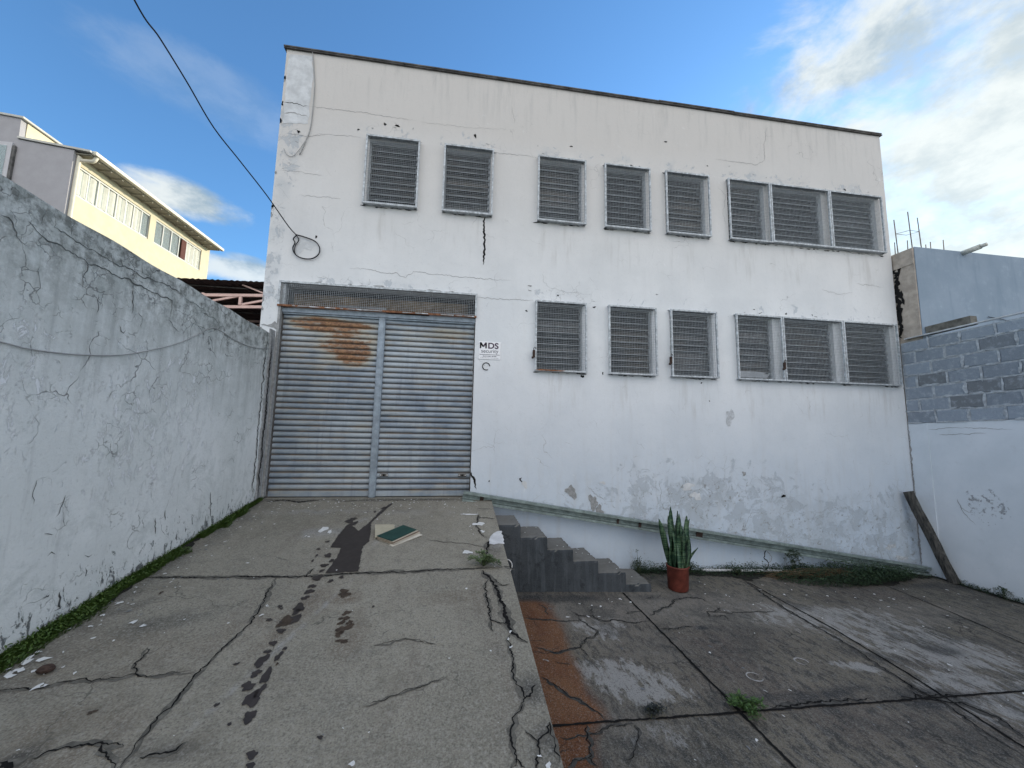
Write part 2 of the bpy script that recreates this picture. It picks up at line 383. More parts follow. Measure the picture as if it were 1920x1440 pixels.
def m_ramp(g, p, setp):
    n = g.noise(p, .9, 6, .6); n2 = g.noise(p, 5, 8, .68); n3 = g.noise(p, 60, 5, .7); n4 = g.noise(p, 190, 3, .7)
    br = g.attr('brown'); dk = g.attr('dark'); pa = g.attr('pale')
    c = g.mix(g.ss(n, .32, .68), (.228, .215, .174), (.294, .277, .226))
    c = g.mix(g.m('MULTIPLY', g.ss(g.noise(g.sc(p, 2.4, .5, 1), 2.2, 6, .6), .5, .72), .4), c, (.165, .140, .115))
    c = g.mix(g.m('MULTIPLY', br, g.ss(n2, .25, .65)), c, (.135, .100, .070))
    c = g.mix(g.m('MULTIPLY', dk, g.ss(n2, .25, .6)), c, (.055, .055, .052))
    c = g.mix(g.m('MULTIPLY', pa, g.ss(n2, .4, .6)), c, (.33, .33, .32))
    c = g.mix(g.m('MULTIPLY', g.ss(n2, .52, .72), .35), c, (.115, .11, .10))
    ag = g.m('MULTIPLY', g.ss(n3, .50, .66), .5)
    c = g.mix(ag, c, (.34, .335, .305))
    c = g.mix(g.m('MULTIPLY', g.ss(n3, .48, .34), .55), c, (.085, .083, .078))
    n5 = g.noise(p, 110, 2, .6); c = g.mix(g.m('MULTIPLY', g.ss(n5, .52, .66), .38), c, (.38, .37, .33)); c = g.mix(g.m('MULTIPLY', g.ss(n5, .47, .34), .42), c, (.09, .087, .08)); c = g.mix(g.m('MULTIPLY', g.ss(g.noise(p, 2.1, 7, .7, .4), .5, .66), .35), c, (.16, .145, .115))
    mt = g.noise(p, 16, 7, .75); c = g.mix(g.m('MULTIPLY', g.ss(mt, .5, .66), .30), c, (.12, .115, .10))
    hc = g.vor(g.warp(p, 5, .3), 1.7, 'DISTANCE_TO_EDGE')
    cr = g.m('MULTIPLY', g.m('SUBTRACT', 1, g.ss(hc, .002, .009)), g.ss(g.noise(p, 1.3, 3), .54, .64))
    c = g.mix(g.m('MULTIPLY', cr, .55), c, (.06, .06, .055))
    setp(c, .9, g.m('ADD', g.m('MULTIPLY', n3, .8), g.m('MULTIPLY', n4, .5)), .8, .004, .2)
def m_yard(g, p, setp):
    n = g.noise(p, .8, 6, .6); n2 = g.noise(g.sc(p, 1.5, .8, 1), 3.5, 9, .72, .3); n3 = g.noise(p, 55, 5, .7); n4 = g.noise(p, 170, 3, .7)
    og = g.attr('orange'); pa = g.attr('pale'); dk = g.attr('dark'); cl = g.attr('clean')
    rd = g.noise(g.vm('ADD', p, (5, 3, 0)), .7, 5, .6)
    c = g.mix(g.ss(n, .3, .7), (.105, .096, .076), (.170, .152, .120))
    c = g.mix(g.m('MULTIPLY', g.ss(rd, .45, .68), .6), c, (.088, .070, .064))
    c = g.mix(g.m('MULTIPLY', cl, g.ss(n2, .2, .5)), c, (.185, .172, .150))
    lich = g.noise(g.sc(p, 2.4, 1.0, 1), 7, 9, .76, .2)
    c = g.mix(g.m('MULTIPLY', g.ss(lich, .47, .60), g.m('SUBTRACT', .75, g.m('MULTIPLY', cl, .5))), c, (.022, .026, .028))
    li2 = g.noise(g.sc(p, 3.2, 1.1, 1), 13, 9, .8, .3)
    c = g.mix(g.m('MULTIPLY', g.ss(li2, .52, .60), .62), c, (.19, .185, .17))
    ppm = g.ss(g.m('ADD', g.noise(g.sc(p, 2.2, .9, 1), 5.5, 9, .76, .5), g.m('MULTIPLY', pa, .22)), .63, .74)
    c = g.mix(g.m('MULTIPLY', ppm, .85), c, (.31, .31, .30))
    bz = g.noise(p, 1.9, 8, .72, .4); c = g.mix(g.m('MULTIPLY', g.ss(bz, .50, .64), .55), c, (.035, .038, .038))
    ogm = g.ss(g.m('ADD', og, g.m('MULTIPLY', g.m('SUBTRACT', n2, .5), .8)), .20, .80)
    c = g.mix(g.m('MULTIPLY', ogm, .92), c, g.mix(g.ss(n2, .35, .65), (.130, .046, .016), (.175, .078, .032)))
    c = g.mix(g.m('MULTIPLY', dk, g.ss(n2, .2, .6)), c, (.026, .029, .032))
    c = g.mix(g.m('MULTIPLY', g.ss(n3, .54, .70), .42), c, (.20, .20, .19))
    c = g.mix(g.m('MULTIPLY', g.ss(n3, .46, .34), .5), c, (.030, .030, .030))
    n5 = g.noise(p, 110, 2, .6); c = g.mix(g.m('MULTIPLY', g.ss(n5, .53, .66), .4), c, (.22, .215, .20)); c = g.mix(g.m('MULTIPLY', g.ss(n5, .47, .35), .42), c, (.026, .028, .028))
    hc = g.vor(g.warp(p, 4, .35), 1.5, 'DISTANCE_TO_EDGE')
    cr = g.m('MULTIPLY', g.m('SUBTRACT', 1, g.ss(hc, .003, .012)), g.ss(g.noise(p, 1.1, 3), .50, .60))
    c = g.mix(g.m('MULTIPLY', cr, .7), c, (.018, .018, .018))
    setp(c, .88, g.m('ADD', g.m('MULTIPLY', n3, .8), g.m('MULTIPLY', n2, .8)), .8, .005, .25)
def m_shutter(g, p, setp):
    rust = g.attr('rust'); x, y, z = g.sep(p)
    n = g.noise(g.sc(p, 1, 1, 1), 1.6, 6, .6); st = g.noise(g.sc(p, 1.2, 1, 9), 2.4, 7, .66); n3 = g.noise(p, 30, 5, .65)
    vt = g.noise(g.sc(p, 9, 1, .7), 1.6, 6, .65)
    c = g.mix(g.ss(n, .32, .66), (.20, .25, .31), (.39, .44, .48))
    c = g.mix(g.m('MULTIPLY', g.ss(st, .45, .65), .5), c, (.34, .36, .35))
    c = g.mix(g.m('MULTIPLY', g.ss(vt, .5, .7), .40), c, (.15, .18, .24))
    tan = g.ss(g.m('ADD', rust, g.m('MULTIPLY', g.m('SUBTRACT', st, .5), .9)), .10, .75)
    c = g.mix(g.m('MULTIPLY', tan, .7), c, (.43, .40, .31))
    rr = g.ss(g.m('ADD', g.m('MULTIPLY', rust, .34), g.m('MULTIPLY', g.m('ADD', st, g.noise(g.sc(p, 1, 1, 2.5), 8, 7, .75)), .46)), .66, .80)
    c = g.mix(g.m('MULTIPLY', rr, .9), c, g.mix(g.ss(n3, .4, .6), (.15, .058, .022), (.30, .145, .06)))
    # rust and grime caught in the slat seams
    seam = g.attr('seam')
    c = g.mix(g.m('MULTIPLY', seam, .85), c, g.mix(g.ss(st, .42, .62), (.045, .042, .042), (.14, .09, .05)))
    setp(c, g.mix(g.ss(n3, .3, .7), (.50,)*3, (.72,)*3), n3, .15, .003, .4, g.m('MULTIPLY', g.m('SUBTRACT', 1, g.m('MAXIMUM', rr, seam)), .12))
def m_block(g, p, setp):
    t = g.attr('tone'); n2 = g.noise(p, 14, 7, .7); n3 = g.noise(p, 80, 4, .7)
    c = g.mix(t, (.19, .215, .245), (.29, .335, .39))
    c = g.mix(g.ss(g.m('ADD', t, 0), .15, .05), c, (.175, .19, .205))
    c = g.mix(g.m('MULTIPLY', g.ss(n2, .48, .70), .55), c, (.42, .46, .50))
    c = g.mix(g.m('MULTIPLY', g.ss(n3, .5, .7), .35), c, (.09, .11, .13))
    setp(c, .92, g.m('ADD', n2, n3), .8, .006, .2)
def m_leaf(name, a, b, rough=.5):
    def fn(g, p, setp):
        n = g.noise(p, 25, 3)
        rnd = g.n('ShaderNodeNewGeometry').outputs['Random Per Island']
        c = g.mix(g.m('MULTIPLY', g.m('ADD', n, rnd), .5), a, b)
        setp(c, rough, None, spec=.35)
    return material(name, fn)
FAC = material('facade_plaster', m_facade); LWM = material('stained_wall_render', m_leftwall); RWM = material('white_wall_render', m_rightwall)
RAMP = material('ramp_concrete', m_ramp); YARD = material('yard_concrete', m_yard); SHUT = material('shutter_metal', m_shutter)
BLK = material('block_face', m_block)
CRACK = simple('crack_dark', (.018, .018, .018), 1, .1, 30, spec=0)
HAIR = simple('hair_crack', (.30, .295, .29), 1, .3, 30, spec=0)
LCRK = simple('wall_crack', (.11, .115, .115), 1, .3, 30, spec=0)
WET = simple('wet_concrete', (.034, .027, .024), .5, .25, 20, spec=.5, bstr=.1)
OIL = simple('brown_spot', (.062, .045, .032), .6, .35, 25)
BARE = simple('bare_render', (.30, .305, .305), .95, .25, 25, bstr=.6)
OLDP = simple('old_bluish_paint', (.585, .60, .61), .85, .14, 9, bstr=.4)
WFLK = simple('paint_flake', (.66, .67, .66), .8, .1, 20)
GALV = simple('galvanised_steel', (.45, .48, .50), .6, .38, 22, .15, .5)
WIRE = simple('mesh_wire', (.33, .36, .38), .6, .3, 20, .1, .4)
RUST = simple('rusty_steel', (.21, .095, .05), .85, .5, 22)
DRUST = simple('dark_rusty_steel', (.055, .035, .028), .85, .5, 30)
GREYM = simple('grey_painted_metal', (.26, .31, .36), .55, .25, 12, .1, .5)
DARKM = simple('dark_flashing', (.11, .104, .098), .7, .5, 9)
CONC = simple('weathered_concrete', (.165, .175, .185), .92, .4, 5, bstr=.6)
BEIGE = simple('raw_beige_concrete', (.40, .35, .30), .92, .22, 7, bstr=.7)
DARK = simple('dark_interior', (.018, .018, .02), .9)
def m_lglass(g, p, setp):
    rnd = g.n('ShaderNodeNewGeometry').outputs['Random Per Island']; n = g.noise(p, 7, 6, .7); big = g.noise(p, .9, 2)
    c = g.mix(rnd, (.012, .016, .019), (.045, .052, .056)); c = g.mix(g.m('MULTIPLY', g.ss(n, .45, .7), .5), c, (.07, .07, .068))
    c = g.mix(g.m('MULTIPLY', g.ss(big, .5, .62), .5), c, (.085, .070, .050)); setp(c, g.mix(n, (.15,)*3, (.55,)*3), n, .1, .002, .5)
GLASSL = material('louvre_glass', m_lglass)
ALUM = simple('dull_aluminium', (.36, .38, .40), .5, .2, 14, .3)

# ------------------------------------------------------------------ setting
mb = MB(); mb.grid([-160, -40, -12, -6, 0, 8, 20, 60, 200], [-160, -40, -12, -3.2, 0, 8, 30, 90, 260], lambda U, V: (U, V, U*0-2.45))
GRD = simple('street_ground', (.10, .10, .095), .9, .3, .6)
tag(mb.build('ground', GRD), kind='structure')

# yard slab
SOIL = simple('damp_soil', (.022, .022, .018), 1, .4, 14, bstr=.8)
obx = [(940+a/4, 1080+b/4) for a, b in [(330, 200), (395, 330), (450, 440), (465, 560), (545, 700), (600, 850), (700, 960), (735, 1080), (655, 1130), (665, 1290), (690, 1440)]]
obw = np.array([onYard(*q)[:2] for q in obx]); oo = np.argsort(obw[:, 1]); oy, ox = obw[oo, 1], obw[oo, 0]
def a_orange(U, V):
    xb = np.interp(V, oy, ox); fade = 1-sst(V, 4.25, 4.62)
    near = sst(V, .6, 2.0)
    return (1-sst(U, xb-.14, xb+.22))*fade*near
def pe(px, py, rx, ry, rot=0, soft=.6):
    c = onYard(px, py); return lambda U, V: ell(U, V, c[0], c[1], rx, ry, rot, soft)
def crop(k, ox_, oy_, pts): return [(ox_+a/k, oy_+b/k) for a, b in pts]
PALE = [(pe(1125, 1178, .32, .30), .8), (pe(1185, 1275, .50, .30, -.3), 1.2), (pe(1215, 1300, .35, .16), 1.0), (pe(1560, 1160, 1.25, .42, -.1), .95),
        (pe(1740, 1215, 1.0, .5, -.2), 1.0), (pe(1850, 1300, .7, .5), .9), (pe(1610, 1250, .3, .08, -.3), 1.1), (pe(1230, 1385, .4, .25), .5), (pe(1330, 1410, .5, .2), .4)]
CLEAN = [(pe(1300, 1135, 1.2, .5), .9), (pe(1460, 1150, .9, .4), .9), (pe(1100, 1150, .7, .45), .8), (pe(1700, 1150, 1.0, .3), .7), (pe(1120, 1370, .6, .4), .45), (pe(1180, 1200, .5, .5), .4)]
DKY = [(pe(1560, 1300, .5, .06, .15), .9), (pe(1430, 1310, .5, .05, .1), .8), (pe(1740, 1310, .45, .14), 1.), (pe(1770, 1220, .2, .1), .9), (pe(1343, 1202, .06, .03), 1.3),
       (pe(1317, 1177, .09, .035), 1.3), (pe(1780, 1100, 1.0, .14), .8), (pe(1040, 1122, .75, .10), .8), (pe(1640, 1230, .3, .1, -.3), .7), (pe(1235, 1120, .4, .08), .5), (pe(1400, 1180, .4, .12), .35)]
def summ(L):
    def f(U, V):
        r = U*0.
        for q, a in L: r = np.maximum(r, q(U, V)*a)
        return r
    return f
us = steps(.44, XR+.02, [], .04); vv = steps(-1.5, 5.42, [], .04)
mb = MB(); mb.grid(us, vv, lambda U, V: (U, V, YA+YB*U), attrs=dict(orange=a_orange, pale=summ(PALE), clean=summ(CLEAN), dark=summ(DKY)))
mb.grid([.44, 3, XR+.02], [-14, -6, -1.5], lambda U, V: (U, V, YA+YB*U))
def ycr(px, w_, jit=.012, m=1, sd_=0, taper=True): mb.ribbon([onYard(*q) for q in px], NY, w_*2.6+.004, jit*1.5, 3, .0025, sd_, taper, .025, .95); mb.ribbon([onYard(*q) for q in px], NY, w_*.72, jit*1.2, m, .004, sd_, taper, .016, .9)
mb.ribbon([(.5, 2.61, zy(.5)), (2, 2.655, zy(2)), (4.6, 2.74, zy(4.6)), (7.4, 2.86, zy(7.4))], NY, .018, .004, 1, .005, 3, False)
for q, w_ in (([(1168, 1112), (1325, 1272), (1490, 1440)], .020), ([(1402, 1092), (1560, 1178), (1700, 1262), (1800, 1326), (1920, 1402)], .018), ([(1640, 1090), (1780, 1147), (1920, 1208)], .014)):
    ww = [onYard(*t) for t in q]; ext = ww[-1]+(ww[-1]-ww[-2])*1.5
    mb.ribbon(ww+[ext], NY, w_, .004, 1, .0055, 4, False)
ycr([(1408, 1098), (1470, 1140), (1530, 1175), (1560, 1180)], .010); ycr([(1530, 1175), (1600, 1215), (1690, 1275), (1780, 1325), (1850, 1375), (1920, 1420)], .012)
ycr([(1697, 1290), (1735, 1312), (1800, 1318), (1870, 1345), (1920, 1385)], .02)
for L, w_ in (([(165, 315), (250, 325), (330, 330), (460, 340), (590, 335)], .007), ([(520, 265), (580, 300), (690, 300), (720, 325), (780, 340), (850, 330), (930, 345), (1010, 355), (1110, 340)], .011),
              ([(580, 300), (600, 340), (680, 390), (720, 430), (630, 480), (590, 540), (480, 560), (400, 580), (250, 540)], .010), ([(300, 760), (400, 820), (480, 880), (580, 930), (640, 970), (720, 1020), (780, 1085)], .012),
              ([(640, 1120), (650, 1200), (660, 1290), (680, 1350), (650, 1370), (720, 1430)], .014), ([(440, 1210), (530, 1220), (640, 1200), (760, 1150), (1000, 1110)], .007), ([(1000, 1120), (1030, 1200), (1010, 1300), (930, 1400)], .007),
              ([(1110, 300), (1200, 250), (1280, 210), (1300, 180), (1400, 160), (1500, 170), (1570, 210)], .012), ([(1640, 240), (1600, 270), (1540, 270), (1560, 310)], .010), ([(1190, 400), (1300, 400), (1440, 375)], .010),
              ([(280, 210), (330, 240), (345, 290)], .006), ([(930, 285), (1000, 270), (1050, 265)], .007), ([(1010, 365), (1040, 395), (1060, 415)], .006), ([(680, 300), (670, 260), (690, 240)], .005),
              ([(590, 540), (640, 590), (655, 605)], .006), ([(400, 640), (470, 660), (520, 665)], .005), ([(650, 1370), (560, 1380), (500, 1440)], .008), ([(1580, 300), (1680, 300), (1700, 330)], .005)):
    ycr(crop(4, 940, 1080, L), w_*.8)
for L, w_ in (([(240, 530), (330, 600), (450, 680), (600, 770), (660, 775)], .007), ([(70, 690), (240, 690), (410, 685)], .006), ([(1020, 1020), (1060, 1060), (1140, 1100), (1200, 1110)], .02), ([(380, 1150), (600, 1125), (850, 1105)], .02),
              ([(1000, 1100), (1150, 1095), (1250, 1090), (1300, 1115)], .02)):
    ycr(crop(2.571, 1300, 880, L), w_*.8)
SOIL = simple('damp_soil', (.022, .022, .018), 1, .4, 14, bstr=.8)
mb.poly([(2.5, 5.39, zy(2.5)), (2.6, 5.24, zy(2.6)), (3.2, 5.20, zy(3.2)), (3.9, 5.14, zy(3.9)), (4.05, 4.98, zy(4.05)), (4.4, 5.14, zy(4.4)), (5.0, 5.06, zy(5.)), (5.6, 4.86, zy(5.6)), (6.2, 4.86, zy(6.2)), (6.8, 5.1, zy(6.8)), (7.38, 5.15, zy(7.38)), (7.38, 5.39, zy(7.38))], NY, 2, .006, .03, .05)
mb.poly([(7.41, 5.2, zy(7.4)), (7.30, 5.2, zy(7.3)), (7.33, 4.2, zy(7.3)), (7.31, 3, zy(7.3)), (7.34, 1.5, zy(7.3)), (7.41, 1.5, zy(7.4))], NY, 2, .0065, .02, .05)
for px_, py_, r_, a0, a1 in ((1415, 1270, .055, .3, 5.9), (1503, 1241, .05, -.5, 4.6), (1020, 1245, .05, .5, 1.6), (1430, 1300, .04, 0, .9)):
    c = onYard(px_, py_); mb.ribbon([c+np.array([r_*math.cos(t)*1.1, r_*math.sin(t), YB*r_*math.cos(t)*1.1]) for t in np.linspace(a0, a1, 16)], NY, .012, .001, 4, .005, 1, True, .02, .8)
GRM1 = simple('yard_crack_grime', (.066, .065, .060), 1, .5, 22)
yard = tag(mb.build('yard', [YARD, CRACK, SOIL, GRM1, simple('lime_mark', (.34, .34, .33), .9, .3, 30)]), kind='structure')

# ramp
rc = lambda px, py, rx, ry, rot=0, soft=.6: (lambda c: (lambda U, V: ell(U, V, c[0], c[1], rx, ry, rot, soft)))(onRamp(px, py))
BRN = [(rc(470, 1180, .5, .16, .5), .35), (rc(646, 1120, .14, .10), .9), (rc(655, 1195, .12, .2), .5), (rc(560, 1150, .1, .5, -.3), .55), (rc(850, 1120, .3, .10), .4), (rc(200, 1230, .5, .3), .35), (rc(100, 1400, .35, .3), .5), (rc(640, 1080, .4, .15), .3), (rc(900, 1110, .12, .3), .35)]
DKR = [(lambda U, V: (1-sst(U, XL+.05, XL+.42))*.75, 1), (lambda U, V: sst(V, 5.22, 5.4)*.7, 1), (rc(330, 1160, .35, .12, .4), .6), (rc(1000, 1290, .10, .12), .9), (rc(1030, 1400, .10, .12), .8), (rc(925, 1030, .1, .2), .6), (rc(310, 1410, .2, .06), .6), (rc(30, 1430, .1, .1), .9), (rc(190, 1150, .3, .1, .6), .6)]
PAR = [(rc(600, 1000, .3, .15), .7), (rc(580, 960, .8, .10), .5), (rc(800, 960, .5, .12), .4), (rc(930, 1020, .1, .12), .5), (rc(690, 970, .05, .2, -.5), .8), (rc(710, 1010, .04, .2), .6), (rc(560, 1180, .015, .8, -.28), .9)]
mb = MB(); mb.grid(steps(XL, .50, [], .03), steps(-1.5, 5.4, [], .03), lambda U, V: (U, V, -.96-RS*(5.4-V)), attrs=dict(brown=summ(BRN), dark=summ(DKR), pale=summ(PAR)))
mb.grid([XL, .5], [-3.2, -1.5], lambda U, V: (U, V, -.96-RS*(5.4-V)))
mb.grid([-2.44, -1, .22], [5.4, 5.75], lambda U, V: (U, V, U*0-.96))
# side of the ramp towards the yard
mb.grid([0, 1], steps(-3.2, 5.4, [], .1), lambda U, V: (U*0+.50, V, -2.5*U+(1-U)*(-.96-RS*(5.4-V))), flip=False)
mb.grid([0, 1], [XL, .5], lambda U, V: (V, V*0-3.2, -2.5*U+(1-U)*(-.96-RS*8.6)))
def rcr(px, w_, jit=.012, m=1, sd_=0): mb.ribbon([onRamp(*q) for q in px], NR, w_*2.4+.004, jit*1.3, 6, .0025, sd_, True, .03, .95); mb.ribbon([onRamp(*q) for q in px], NR, w_*.72, jit*.8, m, .004, sd_, seg=.012, wvar=.95)
for q, w_ in (([(252, 1084), (400, 1083), (520, 1082), (600, 1081), (680, 1075), (790, 1071), (880, 1067), (945, 1063)], .016),
              ([(520, 1083), (505, 1105), (488, 1140), (470, 1170), (430, 1205), (395, 1240), (360, 1275), (330, 1315), (290, 1355), (265, 1385), (235, 1425), (200, 1470)], .010),
              ([(-40, 1300), (0, 1296), (60, 1293), (130, 1278), (190, 1275), (255, 1265), (275, 1270), (330, 1262), (365, 1262)], .008),
              ([(255, 1265), (252, 1245), (270, 1232), (277, 1215)], .007), ([(898, 965), (893, 985), (900, 1000), (915, 1010)], .012), ([(916, 1015), (912, 1040), (905, 1052)], .022),
              ([(905, 1070), (925, 1092), (935, 1115), (945, 1140), (950, 1160), (953, 1175), (965, 1190), (990, 1205)], .030),
              ([(953, 1175), (935, 1168), (920, 1163), (915, 1130), (910, 1095), (916, 1088)], .012), ([(920, 1163), (925, 1185)], .006),
              ([(957, 1190), (955, 1215), (962, 1240), (962, 1270), (985, 1310), (967, 1340), (957, 1370), (960, 1400), (968, 1425), (955, 1450)], .011),
              ([(985, 1310), (998, 1300), (1005, 1285)], .012), ([(1030, 1355), (1027, 1375), (1010, 1395), (1008, 1420), (1006, 1450)], .010), ([(1030, 1355), (1040, 1390), (1050, 1430)], .007),
              ([(985, 1370), (1000, 1385), (1010, 1395)], .005), ([(965, 1425), (985, 1440)], .008),
              ([(680, 1325), (740, 1305), (800, 1285), (840, 1268)], .004), ([(60, 1425), (100, 1408), (150, 1398), (200, 1395), (232, 1400)], .010), ([(190, 1398), (200, 1415), (212, 1450)], .010),
              ([(262, 1422), (295, 1414), (330, 1408), (350, 1392)], .010), ([(897, 970), (928, 973)], .007), ([(895, 953), (922, 955)], .004), ([(0, 1432), (15, 1440), (10, 1455)], .03),
              ([(500, 941), (530, 938), (560, 942), (600, 938)], .03), ([(630, 940), (700, 938), (780, 938), (860, 937)], .012), ([(925, 1085), (940, 1098), (955, 1096)], .008),
              ([(945, 1062), (965, 1068)], .010), ([(700, 1212), (760, 1198), (820, 1210)], .0035), ([(800, 1012), (880, 1020), (925, 1030)], .003), ([(570, 1083), (590, 1066)], .008)):
    rcr(q, w_)
wet = crop(4, 500, 900, [(440, 700), (490, 640), (545, 550), (560, 512), (475, 508), (520, 440), (590, 350), (640, 322), (688, 308), (668, 335), (640, 345), (692, 385), (768, 320), (840, 245), (930, 175), (945, 180), (870, 245), (785, 320), (778, 400), (772, 462), (722, 500), (702, 600), (690, 690)])
mb.poly([onRamp(*q) for q in wet], NR, 2, .0045, .006, .03)
for i, (x, y, a, b) in enumerate([(547, 1163, 18, 9), (527, 1184, 9, 5), (512, 1207, 8, 5), (502, 1223, 8, 4), (491, 1240, 13, 11), (480, 1264, 10, 7), (499, 1268, 10, 14), (465, 1288, 13, 9), (472, 1312, 17, 15), (487, 1297, 9, 12), (468, 1345, 14, 11), (472, 1417, 11, 9), (470, 1437, 10, 6), (443, 1246, 5, 3), (430, 1359, 5, 3), (406, 1323, 5, 4), (595, 1084, 12, 5), (585, 1100, 8, 4), (580, 1110, 9, 5), (572, 1122, 8, 4), (561, 1140, 11, 9), (556, 1148, 8, 6), (525, 1138, 5, 3), (505, 1163, 6, 3), (620, 1090, 6, 3), (640, 1083, 5, 3), (700, 1138, 3, 2), (522, 1232, 6, 9), (534, 1217, 4, 4), (600, 1384, 6, 4), (615, 1042, 8, 4), (622, 1052, 6, 3), (608, 1061, 7, 4), (603, 1071, 5, 3), (594, 1042, 3, 2), (586, 1052, 3, 2), (614, 1016, 4, 2), (597, 1030, 4, 2), (528, 1142, 3, 2), (655, 978, 9, 4), (663, 973, 6, 3), (720, 953, 6, 2.5), (703, 960, 3, 2)]):
    c = onRamp(x, y); dx = np.linalg.norm(onRamp(x+a, y)-c); dy = np.linalg.norm(onRamp(x, y-b)-c)
    mb.blob(c, NR, dx*.84, dy*.84, 0, 2, .0045, i, .38, 22)
for i, (x, y, a, b) in enumerate([(646, 1113, 12, 6), (645, 1180, 12, 7), (641, 1168, 6, 4), (655, 1168, 6, 3), (642, 1203, 11, 3), (650, 1150, 8, 3), (646, 1160, 9, 3), (635, 1190, 8, 4), (172, 1337, 6, 3), (535, 1166, 14, 7), (520, 1246, 3, 2), (302, 1112, 3, 2)]):
    c = onRamp(x, y); dx = np.linalg.norm(onRamp(x+a, y)-c); dy = np.linalg.norm(onRamp(x, y-b)-c)
    mb.blob(c, NR, dx, dy, 0, 3, .0048, i+50, .6, 18)
mb.poly([onRamp(*q) for q in [(917, 1013), (922, 1004), (932, 997), (940, 996), (943, 1008), (946, 1021), (935, 1020), (926, 1022), (917, 1020)]], NR, 5, .005, .008, .03)
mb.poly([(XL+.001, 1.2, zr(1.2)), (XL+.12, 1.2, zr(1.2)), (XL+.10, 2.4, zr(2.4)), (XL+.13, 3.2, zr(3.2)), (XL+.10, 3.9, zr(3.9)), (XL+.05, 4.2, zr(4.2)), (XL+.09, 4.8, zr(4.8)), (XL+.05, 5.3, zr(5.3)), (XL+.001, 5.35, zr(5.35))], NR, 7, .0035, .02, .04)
for (x, y, a, b) in [(898, 983, 10, 3.5), (905, 997, 4, 2), (881, 965, 15, 1.2), (876, 1036, 8, 3.5), (607, 993, 9, 4), (618, 998, 4, 2.5), (579, 1007, 2, 1)]:
    c = onRamp(x, y); dx = np.linalg.norm(onRamp(x+a, y)-c); dy = np.linalg.norm(onRamp(x, y-b)-c)
    mb.blob(c, NR, dx, dy, 0, 4, .005, int(x), .5, 12)
tag(mb.build('ramp', [RAMP, CRACK, WET, OIL, WFLK, OLDP, simple('ramp_crack_grime', (.13, .125, .108), 1, .4, 22), SOIL]), kind='structure')

# ------------------------------------------------------------------ the warehouse
bld = empty('warehouse', (2.4, 5.4, -.96), 'white plastered two storey warehouse with louvred windows and a roller door', 'warehouse')
FX0, FX1, FZ0, FZ1 = -2.64, 7.415, -2.5, 5.40
SCR_U = [(-1.44, -.68), (-.33, .41), (1.09, 1.855), (2.155, 2.92), (3.18, 3.95), (4.285, 5.05), (5.06, 6.185), (6.195, 7.25)]
SCR_L = [(1.08, 1.86), (2.20, 2.97), (3.20, 3.98), (4.31, 5.125), (5.135, 6.25), (6.26, 7.315)]
HU = [(-1.40, -.71), (-.31, .37), (1.11, 1.80), (2.175, 2.865), (3.20, 3.89), (4.305, 4.98), (5.10, 6.09), (6.235, 7.17)]
HL = [(1.10, 1.81), (2.22, 2.92), (3.22, 3.93), (4.34, 5.00), (5.17, 6.13), (6.30, 7.23)]
DOOR = (-2.43, .215, -.965, 1.90)
holes = [(a, b, 3.135, 4.14) for a, b in HU]+[(a, b, .845, 1.85) for a, b in HL]+[DOOR]
hx = [x for h in holes for x in h[:2]]; hz = [z for h in holes for z in h[2:]]
def a_peel(U, V):
    base = (1-sst(V, -1.35, -.35))*sst(U, .3, 2.2)*.95
    base = np.maximum(base, ell(U, V, 3.6, -.95, 2.6, .6, 0, .9)*1.05); base = np.maximum(base, ell(U, V, 6.8, -1.6, .7, .5, 0, .5)*.8)
    base *= 1-.75*(V < (-.93-.165*(U-.1)))
    for (a, b, z0, z1) in holes[:-1]: 
        base = np.maximum(base, ell(U, V, (a+b)/2, z1+.12, .62, .20, 0, .9)*(.72 if z1 > 3 else .55))
    base = np.maximum(base, ell(U, V, -1.1, 1.97, 1.5, .10, 0, .8)*.8)
    base = np.maximum(base, ell(U, V, -2.5, 3.9, .22, 1.0, 0, .6)*.9); base = np.maximum(base, ell(U, V, -2.55, 2.3, .15, 1.2, 0, .6)*.7)
    return base
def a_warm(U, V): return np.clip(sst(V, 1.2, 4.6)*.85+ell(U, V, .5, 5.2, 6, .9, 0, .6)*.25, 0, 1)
def a_dirt(U, V):
    r = sst(V, 4.3, 5.4)*.9
    for (a, b, z0, z1) in holes[:-1]: r = np.maximum(r, ell(U, V, (a+b)/2, z0-.30, (b-a)/2, .38, 0, .6)*.75)
    return np.maximum(r, (1-sst(V, -1.2, .2))*.35)
mb = MB()
GX = steps(FX0, FX1, hx, .05); GZ = steps(FZ0, FZ1, hz, .05)
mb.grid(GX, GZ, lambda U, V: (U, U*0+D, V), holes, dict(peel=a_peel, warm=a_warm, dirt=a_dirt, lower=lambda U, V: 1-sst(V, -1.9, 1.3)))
bx = sorted(set([FX0, FX1]+hx)); bz = sorted(set([FZ0, FZ1]+hz))
mb.grid(bx, bz, lambda U, V: (U, U*0+D+.20, V), holes, flip=True)
for (a, b, z0, z1) in holes:
    dd = D+.2
    mb.add([(a, D, z0), (a, dd, z0), (a, dd, z1), (a, D, z1)], [(0, 1, 2, 3)]); mb.add([(b, D, z0), (b, D, z1), (b, dd, z1), (b, dd, z0)], [(0, 1, 2, 3)])
    mb.add([(a, D, z1), (a, dd, z1), (b, dd, z1), (b, D, z1)], [(0, 1, 2, 3)]); mb.add([(a, D, z0), (b, D, z0), (b, dd, z0), (a, dd, z0)], [(0, 1, 2, 3)])
